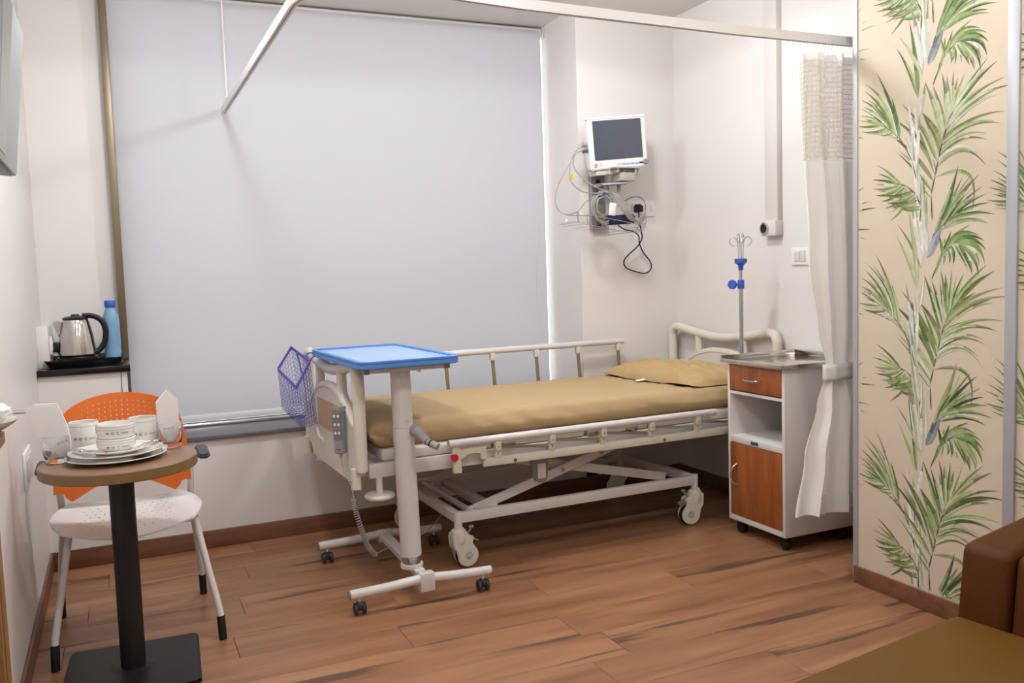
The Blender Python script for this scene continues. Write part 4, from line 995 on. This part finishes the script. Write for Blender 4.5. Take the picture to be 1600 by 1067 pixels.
b = B(); tube(b, smooth([(lx0-.003, 3.385, .352), (lx0-.024, 3.392, .335), (lx0-.030, 3.398, .30), (lx0-.024, 3.392, .265), (lx0-.003, 3.385, .250)], 6), .0052, 10); obj('handle', b, CHROME, do, world=True)
tt = B(); X_0, X_1, Y_0, Y_1 = lx0-.025, lx1+.02, ly0-.02, ly1+.025
box(tt, X_0, X_1, Y_0, Y_1, lz1, lz1+.004, bev=.001)
for a in ((X_0, X_0+.014, Y_0, Y_1), (X_1-.010, X_1, Y_0, Y_1), (X_0, X_1, Y_0, Y_0+.014), (X_0, X_1, Y_1-.010, Y_1)): 
    hh = .016 if a[1]-a[0] == .014 or a[3]-a[2] == .014 else .030
    box(tt, *a, lz1-.004, lz1+(.016 if (a[0] == X_0 and a[1] < X_0+.02) or (a[2] == Y_0 and a[3] < Y_0+.02) else .030), bev=.003)
obj('steel_top', tt, mat('brushed_tray_steel', (214, 208, 202), .16, 1.), lk, world=True)
for x, y in ((lx0+.045, ly0+.045), (lx0+.045, ly1-.045), (lx1-.05, ly0+.045), (lx1-.05, ly1-.045)):
    b = B(); cyl(b, (x, y, .05), (x, y, lz0), .012, n=12); cyl(b, (x-.016, y, .028), (x+.016, y, .028), .028, n=24, bev=.006); box(b, x-.020, x+.020, y-.022, y+.022, .034, .056, bev=.008); obj('castor', b, RUBBER, lk, world=True)

# ================================================================== ROUND TABLE + CHAIR
TC = (-.020, 3.205)
rt_ = thing('round_table', 'small round wood-topped cafe table on a black square base', 'table', (*TC, 0), R(-3))
b = B(); lathe(b, [(0, .734), (.236, .734), (.2435, .7325), (.246, .729)], n=96); lathe(b, [(.246, .729), (.246, .699)], n=96, mi=1); lathe(b, [(.246, .699), (.243, .696), (0, .696)], n=96, mi=1)
bmesh.ops.remove_doubles(b, verts=b.verts[:], dist=.0002); obj('tabletop', b, [TABLEW, EDGEB], rt_)
b = B(); cyl(b, (.0, 0, .012), (.0, 0, .694), .040, n=36); obj('column', b, BLACKM, rt_)
b = B(); prism(b, rrect(.43, .43, .02), 0, .006, 'XY', bev=.002); prism(b, rrect(.425, .425, .02), .006, .012, 'XY', bev=.003); lathe(b, [(.0, .016), (.055, .016), (.075, .011), (.0, .011)], n=36); obj('base', b, BLACKM, rt_)
b = B(); box(b, -.12, .12, -.02, .02, .684, .696); box(b, -.02, .02, -.12, .12, .684, .696); obj('top_bracket', b, BLACKM, rt_)

chair = thing('visitor_chair', 'chair with perforated orange back, white seat and white tube legs', 'chair', (.0, 3.55, 0))
# back
HR = [.792, .812, .832, .852, .870]
def zlines():
    zs = [0, .12, .25, .4, .5, .6]
    return zs
NB = 20
us = [-1.0, -.96, -.90]
hcol = []
for k in range(NB):
    c = -.84+1.68*k/(NB-1); us += [c-.0085, c+.0085]; hcol.append(len(us)-2)
us += [.90, .96, 1.0]
vs = [0, .15, .3, .45, .58]; hrow = []
for k in range(6):
    c = .63+.055*k; vs += [c-.0065, c+.0065]; hrow.append(len(vs)-2)
vs += [.965, 1.0]
def back_pt(i, j):
    u, v = us[i], vs[j]
    x = -.012+.238*u*(1-.06*v-.10*v**6*(abs(u)**3))
    au = abs(u)
    zt = .902-.062*u*u-.012*u**6
    if au > .86: zb = .552
    elif au > .80: zb = .552-(.86-au)/.06*.042
    else: zb = .510+.065*(1-(au/.80)**2)**1.3
    z = zb+(zt-zb)*v
    y = 3.66-.060*u*u*1.0+.035*(v-.3)
    return V((x, y, z))
b = B(); ngrid(b, back_pt, len(us)-1, len(vs)-1, skip=lambda i, j: i in hcol and j in hrow and not (j == hrow[-1] and (i < hcol[3] or i > hcol[-4])))
solid(obj('backrest', b, ORANGE, chair, world=True, angle=50), .006, split=True)
# seat
us2 = [-1, -.97, -.9]; hc2 = []
for k in range(22):
    c = -.62+1.24*k/21; us2 += [c-.009, c+.009]; hc2.append(len(us2)-2)
us2 += [.72, .85, .95, 1]; us2 = sorted(us2)
hc2 = [us2.index(v) for v in [(-.62+1.24*k/21)-.009 for k in range(22)]]
vs2 = [-1, -.97, -.9, -.8]; hr2 = []
for k in range(8):
    c = -.62+k*.17; vs2 += [c-.014, c+.014]; hr2.append(len(vs2)-2)
vs2 += [.75, .9, .97, 1]
def seat_pt(i, j):
    u, v = us2[i], vs2[j]
    # v -1 front .. 1 back ; superellipse squircle mapping
    x = u*math.sqrt(max(0, 1-.36*v*v)) ; y = v*math.sqrt(max(0, 1-.30*u*u))
    wx = .236 - .012*v; X = -.005+x*wx*1.08; Y = 3.50+y*.205*1.02
    z = .474-.016*(1-u*u)*(1-.4*v)-.030*max(0, -v-.3)**1.6+.012*u*u+.008*max(0, v)
    return V((X, Y, z))
b = B(); ngrid(b, seat_pt, len(us2)-1, len(vs2)-1, skip=lambda i, j: i in hc2 and j in hr2 and ((hc2.index(i)+hr2.index(j)) % 2 == 0) and not (hr2.index(j) in (3, 4) and hc2.index(i) % 3 == 0))
solid(obj('seat', b, mat('white_seat_plastic', (226, 222, 220), .4), chair, world=True, angle=50), .007, split=True)
for s, fx, bx in ((-1, -.262, -.268), (1, .282, .262)):
    b = B(); tube(b, smooth([(fx, 3.325, .085), (fx-s*.004, 3.335, .12), (fx-s*.030, 3.375, .26), (fx-s*.062, 3.42, .44)], 6), .0125, 12); l = obj('leg', b, STEELW, chair, world=True)
    b = B(); cyl(b, (fx+s*.003, 3.318, .0), (fx, 3.325, .088), .0145, n=16, bev=.002); obj('rubber_foot', b, RUBBER, l, world=True)
    b = B(); tube(b, smooth([(bx, 3.845, .085), (bx-s*.010, 3.80, .20), (bx-s*.035, 3.68, .45), (bx-s*.032, 3.665, .56), (bx-s*.040, 3.66, .66)], 6), .0125, 12); l = obj('leg', b, STEELW, chair, world=True)
    b = B(); cyl(b, (bx+s*.002, 3.855, .0), (bx, 3.845, .088), .0145, n=16, bev=.002); obj('rubber_foot', b, RUBBER, l, world=True)
    b = B(); tube(b, [(fx-s*.058, 3.42, .442), (fx-s*.050, 3.55, .452), (bx-s*.034, 3.68, .46)], .0115, 10); obj('seat_tube', b, STEELW, chair, world=True)
    b = B(); tube(b, smooth([(bx-s*.035, 3.66, .60), (bx-s*.002, 3.64, .635), (bx+s*.006, 3.56, .648)], 5), .010, 10); obj('arm_tube', b, STEELW, chair, world=True)
    b = B(); prism(b, rrect(.046, .17, .018), -.009, .009, 'XY', bev=.006)
    for v in b.verts: v.co.z -= .018*(max(0, v.co.y)/.1)**2*0+.016*(max(0, -v.co.y)/.1)**2
    b.transform(M.Translation((bx+s*.008, 3.56, .666))); obj('armrest', b, mat('dark_grey_armrest', (58, 60, 66), .45), chair, world=True)
b = B(); tube(b, [(-.20, 3.42, .44), (.22, 3.42, .44)], .0105, 10); tube(b, [(-.23, 3.67, .458), (.225, 3.67, .458)], .0105, 10); obj('cross_tube', b, STEELW, chair, world=True)

# ------------------------------------------------------------------ crockery on the round table
ZT0 = .7345
def ring_line(bm, r, z, w=.0005):
    lathe(bm, [(r+.0003, z-w), (r+.0003, z+w)], n=48)
def bend_text(s, size, r, z, ang, spacing=1.1, taper=0.):
    b = text_bm(s, size, spacing=spacing)
    xs = [v.co.x for v in b.verts]; w_ = max(xs)-min(xs)
    for v in b.verts:
        a = ang+(v.co.x-w_/2)/r; rr = r+.0004+v.co.z+taper*v.co.y
        v.co = V((rr*cos(a), rr*sin(a), z+v.co.y))
    return b
def lines_bm(n, wd, r, z, ang, gap=.0028, h=.0006):
    b = B()
    for q in range(n):
        N = 8; ww = wd*(1-.12*q)
        v0 = [b.verts.new(((r+.0006)*cos(ang-ww/2/r+ww/r*k/N), (r+.0006)*sin(ang-ww/2/r+ww/r*k/N), z-gap*q-h)) for k in range(N+1)]
        v1 = [b.verts.new((v.co.x, v.co.y, v.co.z+2*h)) for v in v0]
        for k in range(N): b.faces.new((v0[k], v0[k+1], v1[k+1], v1[k]))
    return b
VIEW = R(-90)+R(3)
def printing(par, r, z, size=.0135, ang=VIEW, m=INK):
    b = bend_text('MOC', size, r, z, ang-.014/r, 2.0); o = obj('lettering', b, m, par)
    b = lines_bm(2, .026, r, z+.0052, ang+.026/r); obj('small_print', b, mat('grey_print', (120, 118, 118), .6), par)
def mug(label, x, y, hang):
    t = thing('mug', label, 'mug', (x, y, ZT0), 0, 'white printed mugs on the round table')
    R_, H_ = .0490, .110
    b = B(); lathe(b, [(0, .001), (.034, 0), (.040, .004), (R_, .014), (R_, H_-.003), (R_-.001, H_), (R_-.004, H_-.001), (R_-.0045, .012), (.034, .006), (0, .006)], n=48); cp_ = obj('cup', b, CHINA, t)
    b = B(); tube(b, smooth([(R_-.002, 0, H_*.80), (R_+.018, 0, H_*.84), (R_+.030, 0, H_*.62), (R_+.026, 0, H_*.36), (R_+.010, 0, H_*.20), (R_-.002, 0, H_*.22)], 6), .0045, 10, flat=1.4); b.transform(M.Rotation(hang, 4, 'Z')); obj('handle', b, CHINA, t)
    b = B(); ring_line(b, R_, H_-.012); obj('rim_line', b, mat('grey_print', (120, 118, 118), .6), t)
    printing(t, R_, .052)
    return t
mug('white printed mug on the left of the plates, handle to the left', -.128, 3.375, pi*1.05)
mug('white printed mug behind the stacked bowls on the right', .062, 3.355, R(60))
PC = V((-.028, 3.195, ZT0))
def plate(name, label, r, z, c=PC):
    o_ = B(); lathe(o_, [(0, 0), (r*.60, 0), (r*.66, .002), (r*.95, .013), (r, .0165), (r*.995, .019), (r*.94, .0165), (r*.68, .006), (r*.62, .004), (0, .004)], n=72)
    o = obj(name, o_, CHINA, pivot=(0, 0, 0)); o.location = (c[0], c[1], z); tag(o, label, 'plate', 'stacked white plates on the round table')
    b = B(); lathe(b, [(r*.90, .0158), (r*.907, .0161)], n=60); obj('rim_line', b, mat('grey_print', (120, 118, 118), .6), o)
    return o
plate('dinner_plate', 'large white plate lying lowest on the round table', .158, ZT0)
plate('dinner_plate', 'white plate stacked on the large lowest plate', .148, ZT0+.0150, PC+V((0, .003, 0)))
plate('side_plate', 'small white plate with grey rim under the bowls', .108, ZT0+.0230, PC+V((.0, .006, 0)))
def bowl(label, z, c, bot=.72):
    r, h = .061, .047
    b = B(); lathe(b, [(0, .001), (r*bot, 0), (r*(bot+.06), .003), (r*.95, .014), (r, .020), (r, h-.002), (r-.001, h), (r-.004, h), (r-.004, .020), (r*.8, .010), (r*.6, .005), (0, .005)], n=56)
    t = obj('soup_bowl', b, CHINA, pivot=(0, 0, 0)); t.location = (*c, z); tag(t, label, 'bowl', 'stacked white bowls on the plates')
    b = B(); ring_line(b, r, h-.007); ring_line(b, r, h-.036+.02); obj('rim_line', b, mat('grey_print', (120, 118, 118), .6), t)
    printing(t, r, .016, .0125)
    return t
bowl('lower white printed bowl on the plates', ZT0+.0275, (-.026, 3.20), .60)
bowl('upper white printed bowl stacked on the lower one', ZT0+.0275+.0465, (-.026, 3.20), .90)
def tumbler(label, x, y, nx, ny, turn, k):
    t = thing('glass_tumbler', label, 'glass', (x, y, ZT0), 0, 'glass tumblers holding napkins')
    b = B(); lathe(b, [(0, 0), (.030, 0), (.034, .002), (.0405, .03), (.0425, .060), (.0415, .088), (.040, .0885), (.0392, .088), (.0405, .060), (.0385, .032), (.031, .016), (0, .014)], n=48); obj('bowl', b, GLASS, t)
    # napkin: folded pointed sheet standing in the glass
    a, c_ = turn, None
    prof = [(-.010, .016), (.012, .016), (.030, .045), (.036, .10), (.038, .165), (.006, .205), (-.034, .165), (-.036, .10), (-.026, .045)] if k else [(-.010, .016), (.014, .016), (.034, .050), (.050, .110), (.052, .190), (-.010, .215), (-.052, .205), (-.046, .120), (-.024, .050)]
    bn = B(); prism(bn, prof, -.0035, .0035, 'XZ', bev=.001)
    for q in (-.012, .010):
        prism(bn, [(p[0]*.92+q*.3, p[1]*.97) for p in prof], -.0055 if q < 0 else .0035, -.0035 if q < 0 else .0055, 'XZ')
    bn.transform(M.Rotation(nx, 4, 'Y')@M.Rotation(turn, 4, 'Z'))
    o = obj('paper_napkin', bn, PAPER, pivot=(0, 0, 0)); o.location = (x+ny, y, ZT0+.002)
    tag(o, ('folded white napkin leaning left in the left glass' if k == 0 else 'pointed white napkin standing in the right glass'), 'napkin', 'folded paper napkins')
    tb = text_bm('MOC', .011, .0002, 1.7); tb.transform(M.Translation((-.020 if k else -.004, -.0062, .062))@M.Rotation(pi/2, 4, 'X')); tb.transform(M.Rotation(nx, 4, 'Y')@M.Rotation(turn, 4, 'Z')); obj('lettering', tb, mat('grey_print', (120, 118, 118), .6), o)
    return t
tumbler('short glass tumbler at the left edge of the round table', -.208, 3.245, R(-21), .032, R(-8), 0)
tumbler('short glass tumbler at the right side of the round table', .148, 3.315, R(-3), .002, R(5), 1)
# cutlery
def cutlery(name, label, kind, x, y, z, rz, tilt=0.):
    b = B()
    if kind == 'fork':
        tube(b, smooth([(0, -.075, 0), (0, -.02, .004), (0, .03, .002), (0, .045, .004)], 4), .0032, 8, flat=.4)
        prism(b, [(-.009, .045), (.009, .045), (.010, .062), (-.010, .062)], .002, .0036, 'XY')
        for q in (-.0085, -.003, .003, .0085): tube(b, smooth([(q, .060, .003), (q, .075, .001), (q, .088, .005)], 3), .0013, 6)
    else:
        tube(b, smooth([(0, -.075, 0), (0, -.02, .004), (0, .03, .002), (0, .045, .002)], 4), .0032, 8, flat=.4)
        bb = bmesh.new(); bmesh.ops.create_uvsphere(bb, u_segments=16, v_segments=10, radius=1); bb.transform(M.Translation((0, .064, .002))@M.Diagonal((.014, .023, .0035, 1))); merge(b, bb)
    o = obj(name, b, CHROME, pivot=(0, 0, 0)); o.location = (x, y, z); o.rotation_euler = (tilt, 0, rz); tag(o, label, kind, 'cutlery on the plates')
ZP = ZT0+.0372
cutlery('table_fork', 'steel fork lying on the left rim of the plates', 'fork', -.122, 3.165, ZP-.002, R(25))
cutlery('table_spoon', 'steel spoon on the plates left of the bowls', 'spoon', -.100, 3.150, ZP+.002, R(38))
cutlery('table_fork', 'steel fork lying on the right rim of the plates', 'fork', .088, 3.215, ZP-.002, R(-28))
cutlery('table_spoon', 'steel spoon on the plates right of the bowls', 'spoon', .066, 3.200, ZP+.002, R(-30))

# ================================================================== NICHE: TRAY, KETTLE, BOTTLE
b = B()
tx0, tx1, ty0, ty1 = -.315, .020, 4.53, 4.86
ZN = .9352
box(b, tx0+.02, tx1-.02, ty0+.02, ty1-.02, ZN, ZN+.006, bev=.002)
ri = rrect(tx1-tx0-.04, ty1-ty0-.04, .02, cx=(tx0+tx1)/2, cy=(ty0+ty1)/2); ro = rrect(tx1-tx0, ty1-ty0, .03, cx=(tx0+tx1)/2, cy=(ty0+ty1)/2)
v0 = [b.verts.new((*p, ZN+.001)) for p in ri]; v1 = [b.verts.new((*p, ZN+.034)) for p in ro]; v2 = [b.verts.new((p[0]*1.0, p[1], ZN+.038)) for p in ro]; v3 = [b.verts.new((*p, ZN+.008)) for p in ri]
for qa, qb in ((v0, v1), (v1, v2), (v2, v3)):
    for k in range(len(ri)): b.faces.new((qa[k], qa[(k+1) % len(ri)], qb[(k+1) % len(ri)], qb[k]))
o = obj('serving_tray', b, mat('gloss_black_tray', (16, 16, 18), .18), None); tag(o, 'glossy black serving tray on the niche ledge', 'tray')
kt = thing('electric_kettle', 'polished steel electric kettle with black handle and lid', 'kettle', (-.180, 4.70, ZN+.026), 0)
KX, KY, KZ = 0, 0, .022
b = B(); prism(b, rrect(.185, .16, .03), -.018, .012, 'XY', bev=.005); lathe(b, [(.075, .012), (.07, .02), (0, .02)], n=32); bs = obj('power_base', b, BLACK, kt)
b = text_bm('Prestige', .015, .0003); b.transform(M.Translation((-.040, -.0812, -.004))@M.Rotation(pi/2, 4, 'X')); obj('lettering', b, mat('pale_print', (170, 168, 166), .5), bs)
b = B(); box(b, -.052, .035, -.086, -.078, -.016, .004, bev=.002); obj('socket_block', b, BLACK, bs)
b = B(); lathe(b, [(0, KZ), (.078, KZ), (.081, KZ+.004), (.080, KZ+.03), (.074, KZ+.09), (.062, KZ+.150), (.056, KZ+.168), (.052, KZ+.172), (0, KZ+.172)], n=48)
sp = [(-.060, KZ+.168), (-.100, KZ+.162), (-.086, KZ+.12), (-.072, KZ+.08)]
prism(b, sp, -.018, .018, 'XZ', bev=.006); obj('jug', b, mat('polished_steel', (205, 200, 194), .12, 1.), kt)
b = B(); lathe(b, [(.056, KZ+.170), (.057, KZ+.178), (.045, KZ+.184), (.02, KZ+.187), (.018, KZ+.193), (.010, KZ+.196), (0, KZ+.196)], n=40); obj('lid', b, BLACK, kt)
b = B(); tube(b, smooth([(.030, 0, KZ+.186), (.075, 0, KZ+.184), (.112, 0, KZ+.160), (.128, 0, KZ+.115), (.122, 0, KZ+.060), (.100, 0, KZ+.022), (.078, 0, KZ+.010)], 6), .012, 12, radii=None, flat=1.2); obj('handle', b, BLACK, kt)
b = B(); tube(b, smooth([(-.09, .03, -.010), (-.12, .01, -.014), (-.15, -.03, .0), (-.135, -.02, .03)], 5), .004, 8); obj('cord', b, BLACK, kt)
wb = thing('water_bottle', 'tall translucent blue water bottle with dark blue cap', 'bottle', (-.025, 4.74, ZN+.006))
b = B(); lathe(b, [(0, 0), (.034, 0), (.038, .004), (.038, .05), (.0365, .06), (.038, .07), (.038, .19), (.036, .215), (.026, .245), (.022, .255), (.022, .262), (0, .262)], n=40); obj('body', b, WATERP, wb)
b = B(); lathe(b, [(.0245, .262), (.0255, .266), (.0255, .292), (.023, .296), (0, .296)], n=32); lathe(b, [(.0245, .262), (0, .262)], n=32); obj('cap', b, DBLUE, wb)
b = B()
lathe(b, [(0, 0), (.055, 0), (.058, .004), (.040, .020), (.015, .026), (0, .026)], n=28); b.transform(M.Scale(1, 4)); o = obj('black_saucer', b, BLACK, pivot=(0, 0, 0)); o.location = (-.038, 4.615, ZN+.0062); tag(o, 'low black domed dish on the tray in front of the bottle', 'dish')

# ================================================================== FOREGROUND
# sofa by the partition
sf = thing('leather_sofa', 'tan leatherette sofa with its shaded back coloured brown in the right foreground', 'sofa', (1.86, 1.53, 0), R(8))
def cushion(x0, x1, y0, y1, z0, z1, bev, sh=0.):
    b = B(); box(b, x0, x1, y0, y1, z0, z1, bev=bev, seg=5)
    return b
b = cushion(1.02, 1.90, -.35, 1.525, .24, .42, .035); obj('seat', b, LEATHER, sf, world=True)
b = B(); box(b, 1.05, 2.36, -.33, 1.50, .06, .25, bev=.01); obj('frame', b, LEATHERD, sf, world=True)
for (ya, yb) in ((1.385, 1.515), (.50, 1.380), (-.34, .495)):
    b = B(); box(b, 1.862, 2.38, ya, yb, .235, .604, bev=.028, seg=5)
    for v in b.verts:
        if v.co.x < 2.2: v.co.x += .046*max(0, (v.co.z-.42)/.18)
        v.co.z += .05*max(0, (v.co.x-1.95)/.7)*(v.co.z > .4)
    obj('back_cushion', b, LEATHERD, sf, world=True)
for x in (1.12, 2.3):
    for y in (-.25, 1.42):
        b = B(); cyl(b, (x, y, 0), (x, y, .065), .02, .028, n=16); obj('leg', b, BLACK, sf, world=True)

# console with plate at the left edge
cn = thing('side_console', 'tan wooden console at the left edge, mostly out of frame', 'console', (-.28, 1.6, 0))
b = B(); prism(b, rrect(.150, .20, .07, cx=-.262, cy=1.69), 1.05, 1.075, 'XY', bev=.005); obj('top', b, mat('console_wood', (132, 92, 52), .4, vary=.12, bscale=12), cn, world=True)
b = B(); box(b, -.34, -.208, 1.70, 1.745, 0, 1.05, bev=.003); obj('leg', b, mat('console_wood', (132, 92, 52), .4, vary=.12, bscale=12), cn, world=True)
b = B(); box(b, -.34, -.208, 1.66, 1.68, 0, 1.05, bev=.003); obj('leg', b, mat('console_wood', (132, 92, 52), .4, vary=.12, bscale=12), cn, world=True)
b = B(); lathe(b, [(0, 0), (.040, 0), (.048, .003), (.063, .013), (.067, .018), (.062, .016), (.042, .007), (0, .006)], n=48)
o = obj('small_plate', b, CHINA, pivot=(0, 0, 0)); o.location = (-.232, 1.72, 1.0755); tag(o, 'small white plate with wrapped napkins at the left edge', 'plate')
for k, (dx, dy, s) in enumerate(((-.01, 0, 1.), (.020, .012, .8))):
    b = bmesh.new(); bmesh.ops.create_icosphere(b, subdivisions=4, radius=.034*s)
    for v in b.verts:
        n_ = v.co.normalized(); v.co *= 1+.35*noise.noise(n_*2.3+V((k*7, 0, 0)))+.20*abs(noise.noise(n_*6)); v.co.z *= .62
    o = obj('wrapped_napkin', b, mat('crumpled_wrap', (232, 226, 224), .25, coat=.5), pivot=(0, 0, 0), angle=80); o.location = (-.226+dx, 1.72+dy, 1.0755+.010+.024*s); tag(o, 'crumpled white wrapped napkin on the plate at the left edge, ' + ('larger one' if k == 0 else 'smaller one'), 'napkin')
b = B(); tube(b, smooth([(-.07, 0, 0), (0, .0, .003), (.055, .004, 0), (.075, .005, -.001)], 5), .0045, 8, flat=.5)
o = obj('table_knife', b, STEEL, pivot=(0, 0, 0)); o.location = (-.232, 1.765, 1.0985); tag(o, 'steel cutlery handle sticking out over the plate at the left edge', 'cutlery')
